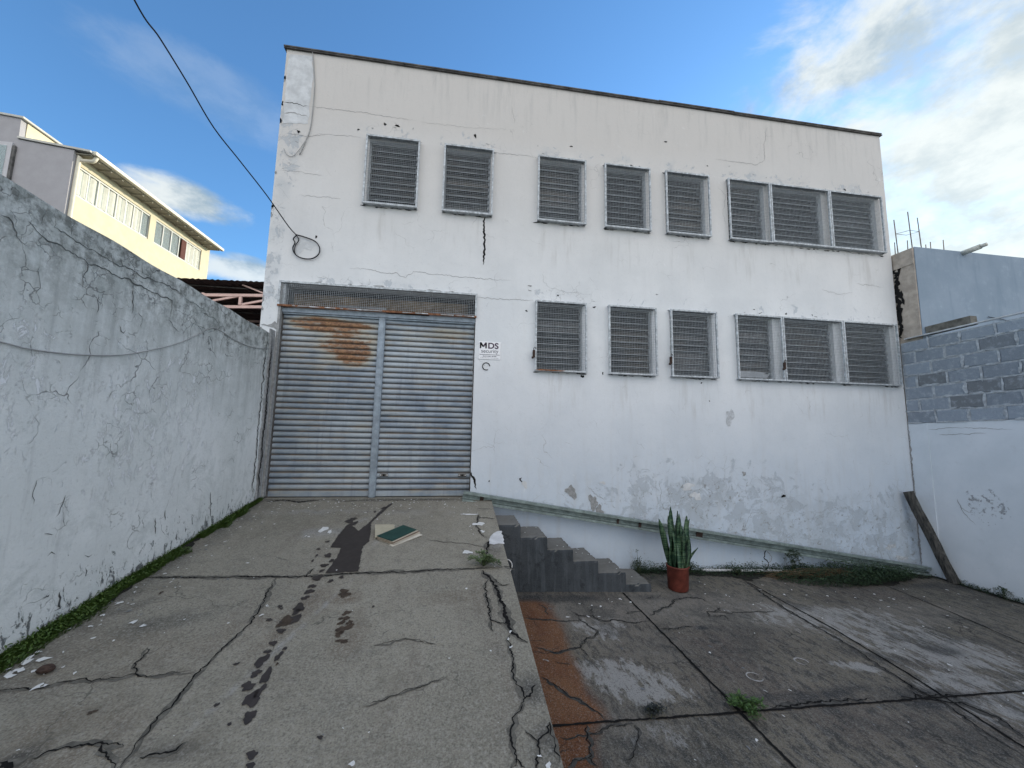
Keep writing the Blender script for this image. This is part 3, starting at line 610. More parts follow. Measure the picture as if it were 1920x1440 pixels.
# side edges of the front sheet, top edge, and the other three walls behind it
mb.box((FX0, D+.001, FZ0), (FX0+.001, D+.2, FZ1)); mb.box((FX1-.001, D+.001, FZ0), (FX1, D+.2, FZ1)); mb.box((FX0, D+.001, FZ1-.002), (FX1, D+.2, FZ1-.001))
mb.box((FX0+.001, D+.2, FZ0), (FX0+.18, 20, FZ1)); mb.box((FX1-.18, D+.2, FZ0), (FX1-.001, 20, FZ1)); mb.box((FX0+.18, 19.8, FZ0), (FX1-.18, 20, FZ1))
fp = lambda q: onY(q[0], q[1])
def fcr(px, w_, m=1, jit=.010): mb.ribbon([fp(q) for q in px], NF, w_*.75, jit*1.3, m, .003)
for q, w_, m in (([(909, 405), (907, 430), (908, 460), (906, 497)], .035, 3), ([(533, 192), (560, 196), (578, 200)], .012, 3), ([(578, 200), (640, 206), (710, 216), (785, 228)], .005, 1), ([(533, 213), (560, 214), (577, 220)], .018, 1),
                 ([(655, 503), (690, 505), (720, 512), (745, 512), (760, 521), (775, 509), (820, 514), (880, 520), (960, 526)], .006, 1), ([(1438, 238), (1432, 270), (1433, 300), (1420, 309), (1370, 303), (1340, 298)], .006, 1),
                 ([(893, 558), (950, 561), (1003, 564)], .006, 1), ([(1437, 1030), (1432, 1045), (1441, 1055), (1436, 1066)], .02, 3), ([(1438, 1032), (1447, 1045), (1440, 1060)], .01, 1),
                 ([(1580, 470), (1600, 475), (1615, 471), (1640, 480)], .012, 1), ([(1605, 532), (1630, 535), (1655, 538)], .006, 1), ([(1540, 543), (1570, 552), (1600, 549)], .005, 1), ([(640, 372), (600, 370), (560, 366)], .004, 1),
                 ([(596, 250), (640, 254), (680, 258)], .004, 1), ([(786, 229), (880, 240), (960, 244)], .003, 1), ([(925, 285), (960, 290), (1005, 295)], .005, 1), ([(1020, 510), (1018, 525), (1030, 540), (1060, 548), (1110, 553)], .003, 1),
                 ([(605, 330), (560, 322), (525, 320)], .004, 1), ([(1345, 350), (1360, 365), (1355, 400), (1362, 430)], .004, 1), ([(540, 250), (585, 256), (610, 253)], .006, 1), ([(883, 885), (890, 900), (893, 918)], .03, 3),
                 ([(888, 640), (886, 700), (885, 790)], .006, 1), ([(980, 905), (975, 900), (978, 895)], .02, 3), ([(1100, 912), (1120, 930), (1135, 940)], .006, 1), ([(1410, 960), (1400, 980), (1392, 1000)], .006, 1),
                 ([(1640, 1010), (1655, 1050), (1660, 1068)], .006, 1), ([(1235, 900), (1240, 925), (1232, 950)], .005, 1), ([(740, 228), (745, 246)], .004, 1), ([(960, 200), (965, 232)], .004, 1)):
    fcr(q, w_, m)
for (x, y, a, b, m) in [(1071, 922, 10, 11, 2), (1112, 942, 9, 12, 2), (1124, 958, 8, 9, 2), (984, 908, 5, 7, 4), (1368, 782, 8, 14, 5), (917, 902, 2, 2, 3), (975, 898, 2, 3, 3), (1469, 930, 5, 4, 3), (722, 233, 3, 4, 3), (745, 236, 5, 3, 3), (891, 255, 3, 5, 3), (672, 243, 3, 2, 3), (593, 444, 3, 3, 3), (1092, 706, 4, 4, 3), (987, 583, 3, 2, 3), (646, 537, 5, 3, 3), (655, 537, 6, 4, 2), (528, 531, 4, 4, 3), (1114, 576, 4, 2, 3), (1330, 752, 1.5, 1.5, 3), (1315, 718, 2, 2, 3), (1248, 266, 3, 2, 3), (1670, 1025, 9, 5, 5), (1690, 1046, 9, 5, 5), (1290, 912, 12, 6, 4), (1305, 930, 9, 7, 4), (1395, 888, 4, 3, 2), (1130, 700, 2, 3, 3), (560, 247, 5, 3, 3), (778, 262, 4, 2, 4), (1130, 905, 5, 3, 4)]:
    c = fp((x, y)); k_ = .7 if m == 3 else 1.; mb.blob(c, NF, k_*np.linalg.norm(fp((x+a, y))-c), k_*np.linalg.norm(fp((x, y-b))-c), 0, m, .0035, int(x), .5, 16)
for i in range(60):   # plaster lost around the window heads
    hcs = rng.choice(holes[:-1]); x = rng.uniform(hcs[0]-.12, hcs[1]+.12); z = hcs[3]+rng.choice([.04, .06, .09, .15, .25])+rng.uniform(-.02, .05)
    if hcs[3] < 2 and rng.random() < .6: continue
    mb.blob((x, D, z), NF, rng.uniform(.008, .03), rng.uniform(.004, .014), rng.uniform(-.4, .4), rng.choice([1, 2, 2, 3]), .0035, i, .6, 9)
for s_, z1_, z0_ in [(q_, 4.175, 3.12) for q_ in SCR_U]+[(q_, 1.875, .825) for q_ in SCR_L]:   # cement bedding left around the screens
    for i in range(10): mb.blob((rng.uniform(*s_), D, z1_+rng.uniform(-.01, .016)), NF, rng.uniform(.02, .05), rng.uniform(.004, .011), rng.uniform(-.1, .1), rng.choice([1, 2, 2, 3]), .0032+.0001*i, i, .6, 9)
    for i in range(7): mb.blob((rng.uniform(*s_), D, z0_-.006+rng.uniform(-.01, .003)), NF, rng.uniform(.02, .06), rng.uniform(.003, .009), 0, 3, .0032+.0001*i, i, .6, 9)
for i in range(22):
    x = rng.uniform(DOOR[0], DOOR[1]); mb.blob((x, D, 1.91+rng.uniform(0, .03)), NF, rng.uniform(.03, .09), rng.uniform(.006, .016), rng.uniform(-.1, .1), rng.choice([2, 2, 4, 1]), .0036, i, .6, 10)
for i in range(14):
    z = rng.uniform(1.0, 5.2); mb.blob((FX0+.012, D, z), NF, .012, rng.uniform(.01, .05), 0, rng.choice([2, 3]), .0036, i+90, .5, 9)
mb.poly([fp(q) for q in [(541, 102), (586, 106), (587, 150), (582, 190), (578, 232), (531, 232), (534, 190), (538, 140)]], NF, 4, .0025, .01, .05)
mb.poly([fp(q) for q in [(562, 446), (580, 450), (590, 460), (583, 470), (570, 466), (560, 478), (553, 470), (558, 458)]], NF, 4, .0025, .01, .05)
mb.poly([(FX0+.01, D, 1.30), (-2.43, D, 1.24), (-2.425, D, 1.32), (-2.46, D, 1.36), (-2.55, D, 1.30)], NF, 2, .003, .015, .04)
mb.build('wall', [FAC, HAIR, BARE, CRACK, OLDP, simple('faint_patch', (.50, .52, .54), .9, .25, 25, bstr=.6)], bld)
mb = MB(); mb.box((FX0+.18, D+.2, 5.1), (FX1-.18, 19.8, 5.18)); mb.build('roof', DARKM, bld)
mb = MB()    # thin dark flashing along the top edge, in lengths
x = FX0-.03
while x < FX1:
    x1 = min(x+rng.uniform(1.1, 1.7), FX1+.01); dz = rng.uniform(-.006, .006)
    mb.box((x, D-.030, 5.402+dz*.7), (x1+.02, D+.24, 5.418+dz*.7)); mb.box((x, D-.036-abs(dz), 5.420+dz), (x1, D-.02, 5.438+dz)); x = x1
mb.build('roof_flashing', DARKM, bld)
mb = MB(); mb.box((FX0+.2, D+.75, FZ0), (FX1-.2, D+.8, 5.05)); mb.build('inner_partition', DARK, bld)

def make_window(h, s, z0, z1, sz0, sz1, lab=None, rusty=False, latch=False, torn=False, seed=0):
    a, b = h; rg = random.Random(seed+11)
    # outer security screen: angle-steel frame and welded mesh
    f = MB(); y0, y1 = D-.075, D-.045; t = .024
    f.box((s[0], y0, sz0), (s[1], y1, sz0+t)); f.box((s[0], y0, sz1-t), (s[1], y1, sz1)); f.box((s[0], y0+.001, sz0+t), (s[0]+t, y1-.001, sz1-t)); f.box((s[1]-t, y0+.001, sz0+t), (s[1], y1-.001, sz1-t))
    for xx in (s[0]+.03, s[1]-.03):
        for zz in (sz0+.012, sz1-.012): f.box((xx-.012, y1, zz-.010), (xx+.012, D-.001, zz+.010))
    # folded return along the sill and lintel
    f.box((s[0]+.002, y1, sz0+.002), (s[1]-.002, D-.002, sz0+.008)); f.box((s[0]+.002, y1, sz1-.008), (s[1]-.002, D-.002, sz1-.002))
    fr = f.build('window', [RUST if rusty == 2 else GALV], bld)
    if lab: fr['label'] = lab
    w_ = MB(); p = .0255; r = .0013; ym = D-.040
    n = int(round((s[1]-s[0]-2*t)/p)); m = int(round((sz1-sz0-2*t)/p))
    for i in range(1, n):
        x_ = s[0]+t+(s[1]-s[0]-2*t)*i/n+rg.uniform(-.0012, .0012); w_.box((x_-r, ym-r, sz0+t-.004), (x_+r, ym+r, sz1-t+.004))
    for i in range(1, m):
        z_ = sz0+t+(sz1-sz0-2*t)*i/m+rg.uniform(-.0012, .0012); w_.box((s[0]+t-.004, ym+r, z_-r), (s[1]-t+.004, ym+3*r, z_+r))
    w_.build('screen_mesh', WIRE, fr)
    # louvre window set back in the opening
    yl = D+.092; l = MB(); e = .016
    l.box((a+.001, yl-.02, z0+.001), (a+e, yl+.03, z1-.001)); l.box((b-e, yl-.02, z0+.001), (b-.001, yl+.03, z1-.001)); l.box((a+e, yl-.02, z0+.001), (b-e, yl+.03, z0+e)); l.box((a+e, yl-.02, z1-e), (b-e, yl+.03, z1-.001))
    k = 10; pitch = (z1-z0-2*e)/k
    for i in range(k): l.box((b-e-.012, yl-.045, z0+e+pitch*(i+.15)), (b-e+.004, yl-.02, z0+e+pitch*(i+.6)))
    l.build('louvre_frame', ALUM, fr)
    g_ = MB()
    for i in range(k):
        zc = z0+e+pitch*(i+.5); th = math.radians(rg.choice([52, 55, 58, 60])+rg.uniform(-5, 5)+(rg.choice([0, 0, 18]) if seed % 3 else 0)); hw = .058
        dy, dz = -math.cos(th)*hw, -math.sin(th)*hw; ty, tz = math.sin(th)*.003, -math.cos(th)*.003
        yc = yl+.0; vs_ = []
        for x_ in (a+e+.002, b-e-.002):
            for (sy2, st2) in ((1, 1), (1, -1), (-1, -1), (-1, 1)): vs_.append((x_, yc+dy*sy2+ty*st2, zc+dz*sy2+tz*st2))
        g_.add(vs_, [(0, 1, 2, 3), (7, 6, 5, 4), (0, 4, 5, 1), (1, 5, 6, 2), (2, 6, 7, 3), (3, 7, 4, 0)])
        g_.tube([(a+e+.002, yc+dy, zc+dz), (b-e-.002, yc+dy, zc+dz)], .0058, 5, 1)
    g_.build('louvre_blades', [GLASSL, simple('blade_edge', (.42, .45, .47), .4, .3, 9, .1)], fr)
    if latch:
        q = MB(); zz = sz0+.25; q.box((s[0]-.035, D-.09, zz-.06), (s[0]-.002, D-.05, zz+.05), bev=.006); q.box((s[0]-.05, D-.085, zz-.075), (s[0]-.02, D-.055, zz-.045), bev=.005)
        q.tube([(s[0]-.02, D-.08, zz+.04), (s[0]-.025, D-.085, zz+.075), (s[0]-.01, D-.085, zz+.09), (s[0]+.01, D-.08, zz+.07)], .005)
        q.build('padlock_hasp', DRUST, fr)
    if rusty: 
        q = MB(); q.ribbon([(s[0]+.0, y0, sz0+.012), (s[0]+.45, y0, sz0+.012)], NF, .02, .002, 0, .003, 3); q.build('rust_streak', RUST, fr)
    if torn:
        q = MB(); q.add([(a+.04, yl-.07, z0+.03), (b-.12, yl-.07, z0+.03), (b-.06, yl-.07, z0+.11), (b-.12, yl-.07, z0+.09), (b-.2, yl-.065, z0+.12), (b-.3, yl-.06, z0+.13), (a+.04, yl-.06, z0+.13),
              (a+.04, yl-.066, z0+.03), (b-.12, yl-.066, z0+.03), (b-.06, yl-.066, z0+.11), (b-.12, yl-.066, z0+.09), (b-.2, yl-.061, z0+.12), (b-.3, yl-.056, z0+.13), (a+.04, yl-.056, z0+.13)],
              [(0, 1, 2, 3, 4, 5, 6), (13, 12, 11, 10, 9, 8, 7)]+[(i, i+7, (i+1) % 7+7, (i+1) % 7) for i in range(7)]); q.build('torn_panel', ALUM, fr)
for i, (h, s) in enumerate(zip(HU, SCR_U)):
    make_window(h, s, 3.135, 4.14, 3.12+.004*(i > 5)*4, 4.175, seed=i)
for i, (h, s) in enumerate(zip(HL, SCR_L)):
    make_window(h, s, .845, 1.85, .825, 1.875, seed=i+20, latch=i in (0, 2, 4), rusty=i == 0, torn=i == 3, lab='louvred window with a rusty streak on its lower frame' if i == 0 else ('louvred window with a torn panel behind the screen' if i == 3 else None))

# roller door
def a_rust(U, V):
    r = ell(U, V, -1.50, 1.12, .42, .34, 0, .9)*.62+ell(U, V, -1.7, 1.2, .75, .42, 0, .9)*.30+ell(U, V, -1.95, 1.38, .45, .12, 0, .5)*.7+ell(U, V, -1.6, 1.38, .5, .06, 0, .5)*.7+ell(U, V, -1.9, -.9, .6, .12, 0, .8)*.25+ell(U, V, -.4, -.88, .6, .08, 0, .8)*.3+ell(U, V, -1.42, .95, .25, .20, 0, .5)*.5
    r += ell(U, V, -.5, 1.2, .7, .32, 0, .8)*.33+ell(U, V, -.1, 1.35, .35, .12, 0, .6)*.35+ell(U, V, -2.0, .6, .5, .9, 0, .9)*.22+ell(U, V, -1.3, -.3, .2, 1.1, 0, .9)*.22+ell(U, V, -2.2, -.6, .25, .4, 0, .9)*.2
    return np.clip(r, 0, 1)
def shutter(x0, x1, z0, z1, seed):
    s_ = MB(); n = 31; p = (z1-z0-.09)/n; zs = []; ys = []; seam = []
    zs += [z0, z0+.012, z0+.075, z0+.085]; ys += [.0, -.012, -.012, .006]; seam += [.9, .1, .1, 1.]
    for i in range(n):
        zb = z0+.09+p*i
        for t, yy, se in ((.0, .008, 1.), (.10, .004, .9), (.16, -.006, .35), (.36, -.015, 0), (.60, -.016, 0), (.80, -.009, .12), (.90, -.001, .6), (.97, .008, 1.)): zs.append(zb+p*t); ys.append(yy); seam.append(se)
    zs = np.array(zs); ys = np.array(ys); seam = np.array(seam)
    rg = np.random.RandomState(seed); xs = np.array(steps(x0, x1, [], .045)); jit = rg.normal(0, .0006, (len(xs), len(zs)))
    wob = .006*np.sin(xs*3.1+seed)[:, None]*np.sin(zs*2.3+seed*2)[None, :]
    s_.grid(xs, zs, lambda U, V: (U, D+.10+ys[None, :]+jit+wob, V), attrs=dict(rust=a_rust, seam=lambda U, V: np.broadcast_to(seam[None, :], U.shape)))
    s_.box((x0, D+.13, z0), (x1, D+.135, z1), 0)
    return s_
s1 = shutter(-2.40, -1.135, -.955, 1.50, 1).build('roller_shutter', SHUT, bld); s1['label'] = 'left roller shutter with orange rust near the top'
s2 = shutter(-1.045, .205, -.955, 1.50, 2).build('roller_shutter', SHUT, bld); s2['label'] = 'right roller shutter with two small lock plates'
for x_ in (-.95, .10):
    q = MB(); q.box((x_-.055, D+.066, -.685), (x_+.055, D+.078, -.645), bev=.005); q.tube([(x_, D+.062, -.665), (x_, D+.068, -.665)], .014, 10, 1)
    for k in (-1, 1): q.tube([(x_+k*.042, D+.060, -.665), (x_+k*.042, D+.067, -.665)], .009, 8, 2)
    q.build('lock_plate', [DARKM, CRACK, WFLK], s2)
q = MB(); q.box((-1.135, D+.045, -.955), (-1.045, D+.13, 1.52), bev=.006); q.box((-1.115, D+.040, -.955), (-1.065, D+.046, 1.52)); q.build('door_post', GREYM, bld)
q = MB(); q.box((-2.428, D-.012, -.93), (-2.399, D+.06, 1.90)); q.build('door_jamb', BARE, bld)
q = MB(); q.box((-2.399, D+.05, -.955), (-2.392, D+.13, 1.5)); q.build('door_track', DARKM, bld)
q = MB(); q.box((.203, D+.04, -.955), (.213, D+.13, 1.5)); q.build('door_track', DARKM, bld)
q = MB(); q.box((-2.42, D+.03, 1.505), (.21, D+.13, 1.56)); q.box((-2.41, D+.05, 1.485), (.205, D+.128, 1.502)); q.build('lintel_beam', GREYM, bld)
tf = MB(); y0 = D-.03
tf.box((-2.44, y0, 1.565), (.225, y0+.03, 1.59), 1); tf.box((-2.44, y0, 1.895), (.225, y0+.03, 1.92)); tf.box((-2.44, y0+.001, 1.59), (-2.415, y0+.029, 1.895)); tf.box((.20, y0+.001, 1.59), (.225, y0+.029, 1.895))
tf.box((-2.415, y0+.035, 1.60), (-2.36, D+.1, 1.89)); 
rgx = random.Random(3)
for i in range(26): tf.blob((rgx.uniform(-2.4, .2), y0, 1.577), NF, rgx.uniform(.02, .08), .008, 0, rgx.choice([0, 2, 2]), .002+.0002*i, i, .4, 8)
tfo = tf.build('transom_grille', [GALV, RUST, BARE], bld)
wm = MB(); r = .0013
for i in range(1, 103): x_ = -2.415+2.615*i/103; wm.box((x_-r, y0+.012, 1.585), (x_+r, y0+.012+2*r, 1.90))
for i in range(1, 13): z_ = 1.59+.305*i/13; wm.box((-2.42, y0+.012+2*r, z_-r), (.205, y0+.012+4*r, z_+r))
wm.build('screen_mesh', WIRE, tfo)
bb = MB(); bb.box((-2.42, D+.10, 1.562), (-1.7, D+.12, 1.64), 0); bb.box((-1.7, D+.09, 1.562), (-1.05, D+.11, 1.66), 1); bb.box((-.45, D+.10, 1.562), (.2, D+.12, 1.65), 1); bb.box((-2.3, D+.14, 1.64), (.1, D+.16, 1.80), 2)
bb.build('boarding', [DARKM, CONC, simple('old_brown_board', (.12, .085, .05), .9, .5, 5)], tfo)

# ------------------------------------------------------------------ things on the facade
sg = empty('sign', (.43, D, 1.1), 'small white alarm company sign reading MDS security beside the roller door', 'sign')
q = MB(); q.box((.275, D-.008, .968), (.585, D-.001, 1.225), bev=.002); q.build('sign_plate', simple('sign_white', (.80, .80, .81), .5, .04), sg)
INK = simple('sign_ink', (.045, .02, .05), .6, .1)
def text_mesh(txt, size, x, z, y, bold=0., sx_=1.):
    cu = bpy.data.curves.new('t', 'FONT'); cu.body = txt; cu.size = size; cu.offset = bold; cu.align_x = 'CENTER'; cu.extrude = .0006
    o = bpy.data.objects.new('t', cu); scn.collection.objects.link(o); bpy.context.view_layer.update()
    me = bpy.data.meshes.new_from_object(o.evaluated_get(bpy.context.evaluated_depsgraph_get())); bpy.data.objects.remove(o)
    vs_ = [(x+v.co.x*sx_, y-v.co.z, z+v.co.y) for v in me.vertices]; fs = [tuple(p.vertices) for p in me.polygons]; bpy.data.meshes.remove(me); return vs_, fs
q = MB(); q.add(*text_mesh('DS', .118, .478, 1.128, D-.0095, .0028, 1.10))
q.build('lettering', INK, sg); q = MB()
for xa, xb, ta, tb in ((.297, .297, 1.128, 1.212), (.375, .375, 1.128, 1.212), (.301, .336, 1.206, 1.150), (.371, .336, 1.206, 1.150)): q.obox((xa, D-.0095, ta), (xb, D-.0095, tb), .020, .003, 0, (0, 1, 0)); q.build('lettering', INK, sg)
q = MB(); q.add(*text_mesh('security', .078, .430, 1.064, D-.0095, .0, 1.0)); q.build('lettering', simple('sign_grey_ink', (.10, .10, .13), .6, .1), sg)
q = MB(); q.box((.285, D-.0105, 1.034), (.575, D-.0085, 1.040))
for k in range(9): q.box((.335+.022*k, D-.0105, 1.008), (.335+.022*k+rng.choice([.008, .014, .017]), D-.0085, 1.020))
for k in range(12): q.box((.30+.022*k, D-.0105, .988), (.30+.022*k+.012, D-.0085, .992))
q.build('small_print', simple('sign_grey_ink', (.10, .10, .13)), sg)
q = MB(); q.tube([(.385+.052*math.cos(t), D-.006, .868+.052*math.sin(t)) for t in np.linspace(math.radians(5), math.radians(300), 22)], .006, 6)
tag(q.build('hose_ring', CRACK), 'black open ring of hose stuck to the wall below the alarm sign', 'ring')

def smooth_path(pts, n=8):
    pts = [np.array(p, float) for p in pts]; P_ = [2*pts[0]-pts[1]]+pts+[2*pts[-1]-pts[-2]]; out = []
    for i in range(1, len(P_)-2):
        for k in range(n):
            t = k/n; a, b, c, d_ = P_[i-1:i+3]
            out.append(.5*((2*b)+(-a+c)*t+(2*a-5*b+4*c-d_)*t*t+(-a+3*b-3*c+d_)*t**3))
    return out+[pts[-1]]
pxs = [(252, 0), (300, 72), (350, 153), (400, 238), (450, 302), (500, 366), (540, 423), (555, 440)]
ln = np.cumsum([0]+[math.hypot(b[0]-a[0], b[1]-a[1]) for a, b in zip(pxs, pxs[1:])]); Ys = 3.2+(5.385-3.2)*(ln/ln[-1])
pts = [onY(x, y, Y) for (x, y), Y in zip(pxs, Ys)]; d0 = pts[0]-pts[1]
pts = [pts[0]+d0*6+np.array([0, 0, 1.2]), pts[0]+d0*2.5+np.array([0, 0, .3])]+pts
q = MB(); q.tube(smooth_path(pts), .0075, 6)
lp = [(555, 440), (570, 444), (590, 452), (599, 464), (597, 477), (584, 485), (566, 484), (553, 476), (549, 465), (553, 455), (550, 448), (556, 441)]
q.tube(smooth_path([onY(x, y, 5.375) for x, y in lp], 6), .008, 6)
q.tube(smooth_path([onY(x, y, 5.38) for x, y in [(556, 441), (560, 450), (554, 460), (552, 470), (556, 480)]], 6), .006, 6)
BLKC = simple('black_cable', (.012, .012, .016), .5, .1)
tag(q.build('cable', BLKC), 'black overhead cable sagging from the sky to a loose loop on the facade', 'cable')
q = MB(); q.tube(smooth_path([onY(x, y, 5.385) for x, y in [(585, 92), (588, 120), (590, 160), (587, 200), (582, 240), (574, 262), (562, 290)]], 6), .007, 6)
q.tube(smooth_path([onY(x, y, 5.385) for x, y in [(574, 262), (560, 282), (548, 293), (537, 289), (532, 278)]], 6), .004, 6)
tag(q.build('loose_cable', simple('grey_cable', (.34, .34, .33), .7)), 'pale grey loose cable hanging down the upper left corner of the facade', 'cable')

# ------------------------------------------------------------------ left boundary wall
zt = lambda V: 1.155+(5.4-V)*.0395
def topa(U, V): return np.clip(1-(zt(U)-V)/1.25, 0, 1)**.8
def lw_base(U, V): h = V-(-.96-RS*(5.4-U)); return np.clip(1-h/.65, 0, 1)
def lw_mid(U, V): return np.clip(ell(U, V, 3.6, .0, .9, .8, 0, .6)+ell(U, V, 2.3, .2, .5, .6, 0, .6)*1.0, 0, 1)
mb = MB()
us = steps(-3.2, 5.395, [], .05)
N = 70
def lwpos(U, V):   # V in 0..1 from foot to top
    z0_ = -2.6; return (U*0+XL, U, V)
zz = steps(-2.6, 1.5, [], .05)
mb.grid(us, [i/80 for i in range(81)], lambda U, V: (U*0+XL, U, -2.5+V*(zt(U)+2.5)+.006*np.sin(U*9)*V), attrs=dict(top=lambda U, V: topa(U, -2.5+V*(zt(U)+2.5)), base=lambda U, V: lw_base(U, -2.5+V*(zt(U)+2.5)), mid=lambda U, V: lw_mid(U, -2.5+V*(zt(U)+2.5))))
one = lambda U, V: U*0+1.
mb.grid(us, [0, 1], lambda U, V: (XL-V*.15, U, zt(U)+.006*np.sin(U*9)), attrs=dict(top=one))
mb.grid(us, [0, 1], lambda U, V: (U*0+XL-.15, U, -2.5+V*(zt(U)+2.5)+.006*np.sin(U*9)*V), flip=True)
mb.add([(XL-.15, -3.2, -2.5), (XL, -3.2, -2.5), (XL, -3.2, zt(-3.2)), (XL-.15, -3.2, zt(-3.2))], [(0, 1, 2, 3)])
mb.add([(XL-.15, 5.395, -2.5), (XL, 5.395, -2.5), (XL, 5.395, zt(5.395)), (XL-.15, 5.395, zt(5.395))], [(3, 2, 1, 0)])
lw = lambda q: onX(q[0], q[1], XL)
for L, w_ in (([(170, 700), (220, 760), (290, 825), (350, 840), (400, 880), (460, 905), (520, 940), (540, 970), (620, 990), (700, 1030), (760, 1050), (810, 1080), (870, 1100), (930, 1140), (1000, 1170), (1055, 1190), (1050, 1250), (1035, 1310)], .011),
              ([(325, 640), (330, 740), (430, 800), (520, 860), (600, 900), (700, 960), (780, 990), (860, 1040), (930, 1060), (990, 1080), (1070, 1120), (1150, 1185)], .008),
              ([(535, 960), (520, 1020), (500, 1115)], .006), ([(820, 1090), (815, 1180), (805, 1270)], .007), ([(930, 1150), (950, 1225)], .005), ([(0, 665), (50, 680), (80, 740), (100, 800), (180, 860)], .007),
              ([(740, 930), (745, 990)], .005), ([(875, 960), (865, 1030)], .005), ([(1035, 1310), (1060, 1350), (1100, 1380)], .006), ([(845, 1260), (870, 1290), (865, 1360)], .006), ([(730, 1340), (755, 1390), (770, 1370)], .008),
              ([(700, 960), (680, 900), (665, 905)], .006), ([(450, 700), (440, 800)], .004), ([(240, 980), (240, 1060), (215, 1150)], .004), ([(600, 1150), (590, 1280)], .003), ([(15, 1070), (40, 1110)], .01),
              ([(1240, 1260), (1300, 1290), (1340, 1330), (1350, 1400)], .006), ([(1140, 1180), (1200, 1210), (1250, 1250)], .006)):
    mb.ribbon([lw(t) for t in crop(3.273, 0, 200, L)], NLW, w_*.72, .011, 1, .003, wvar=.95)
lw_pts = [[(330, 1108), (325, 1150)], [(180, 600), (190, 640)]]
for L, w_ in (([(1050, 60), (1050, 190)], .010), ([(325, 75), (300, 140), (275, 190)], .004), ([(180, 0), (165, 120)], .004), ([(295, 560), (300, 640), (270, 655)], .010), ([(210, 590), (240, 580), (245, 572)], .008), ([(235, 380), (255, 360), (275, 372)], .008),
              ([(370, 460), (380, 455)], .012), ([(425, 440), (425, 480), (440, 470)], .008), ([(775, 190), (775, 270)], .008), ([(825, 150), (825, 200)], .008), ([(420, 375), (440, 385), (460, 372)], .005), ([(220, 268), (265, 275)], .005)):
    mb.ribbon([lw(t) for t in crop(2.666, 0, 900, L)], NLW, w_, .010, 1, .003)
tag(mb.build('boundary_wall', [LWM, LCRK]), 'long grey stained and cracked boundary wall beside the ramp on the left', 'wall')
# jagged plaster edge where the left wall meets the facade
q = MB(); zsn = np.linspace(-.97, 1.22, 46); rj = random.Random(5); prev = .03
vsn = []
for z_ in zsn:
    prev = .6*prev+.4*rj.uniform(.0, .075); vsn.append(prev)
fr_ = [(XL+.001, D-.17+v*.9, z_) for v, z_ in zip(vsn, zsn)]; bk_ = [(XL+.014, D-.02, z_) for z_ in zsn]
n = len(zsn); q.add(fr_+[(x+.012, y+.02, z) for x, y, z in fr_]+bk_, [(i, i+1, n+i+1, n+i) for i in range(n-1)]+[(n+i, n+i+1, 2*n+i+1, 2*n+i) for i in range(n-1)])
q.ribbon([(XL+.018, D-.10, z_) for z_ in np.linspace(-.9, 1.15, 12)], NLW, .022, .02, 1, .006)
q.ribbon([(XL+.002, D-.21, z_) for z_ in np.linspace(-.9, 1.15, 12)], NLW, .014, .025, 1, .006)
tag(q.build('mortar_seam', [BARE, CRACK]), 'broken mortar seam in the corner between the left wall and the roller door', 'mortar')
q = MB(); q.tube(smooth_path([onX(x, y, XL+.012) for x, y in [(-60, 632), (0, 641), (60, 655), (150, 665), (240, 664), (330, 645), (370, 628), (402, 615), (440, 637), (470, 650), (495, 653), (512, 652)]], 6), .0045, 5)
tag(q.build('thin_cable', simple('dusty_cable', (.36, .37, .37), .8)), 'thin dusty cable draped along the left boundary wall', 'cable')

# ------------------------------------------------------------------ right boundary wall
rw = empty('boundary_wall', (XR, 2.5, -2.1), 'right hand boundary wall, white render below and bare blue grey blocks above', 'wall')
ztop = lambda V: .20+(5.395-V)*.038
def rpeel(U, V): return np.clip(1-(V+2.1)/.9, 0, 1)*.55+ell(U, V, 4.55, -.95, .35, .35, 0, .6)*.9
mb = MB(); us = steps(-3.2, 5.395, [], .06)
mb.grid(us, [i/50 for i in range(51)], lambda U, V: (U*0+XR, U, -2.5+V*(ztop(U)+2.5)), attrs=dict(peel=lambda U, V: rpeel(U, -2.5+V*(ztop(U)+2.5))), flip=True)
mb.grid(us, [0, 1], lambda U, V: (XR+V*.15, U, ztop(U)), flip=True); mb.grid(us, [0, 1], lambda U, V: (U*0+XR+.15, U, -2.5+V*(ztop(U)+2.5)))
mb.add([(XR, -3.2, -2.5), (XR+.15, -3.2, -2.5), (XR+.15, -3.2, ztop(-3.2)), (XR, -3.2, ztop(-3.2))], [(0, 1, 2, 3)])
mb.box((XR-.012, 5.13, -2.4), (XR-.001, 5.39, .19))
mb.ribbon([(XR-.013, 5.385, z_) for z_ in np.linspace(-2.1, .2, 14)], NRW, .02, .01, 1, .002)
for L in ([(1740, 806), (1780, 802), (1830, 803), (1900, 806)], [(1760, 815), (1850, 812)], [(1795, 935), (1803, 955), (1815, 970), (1830, 985)], [(1800, 950), (1820, 962)]):
    mb.ribbon([onX(x, y, XR) for x, y in L], NRW, .006, .008, 1, .003)
mb.build('rendered_wall', [RWM, HAIR], rw)
mb = MB(); tones = []; rb = random.Random(21)
mo = MB()
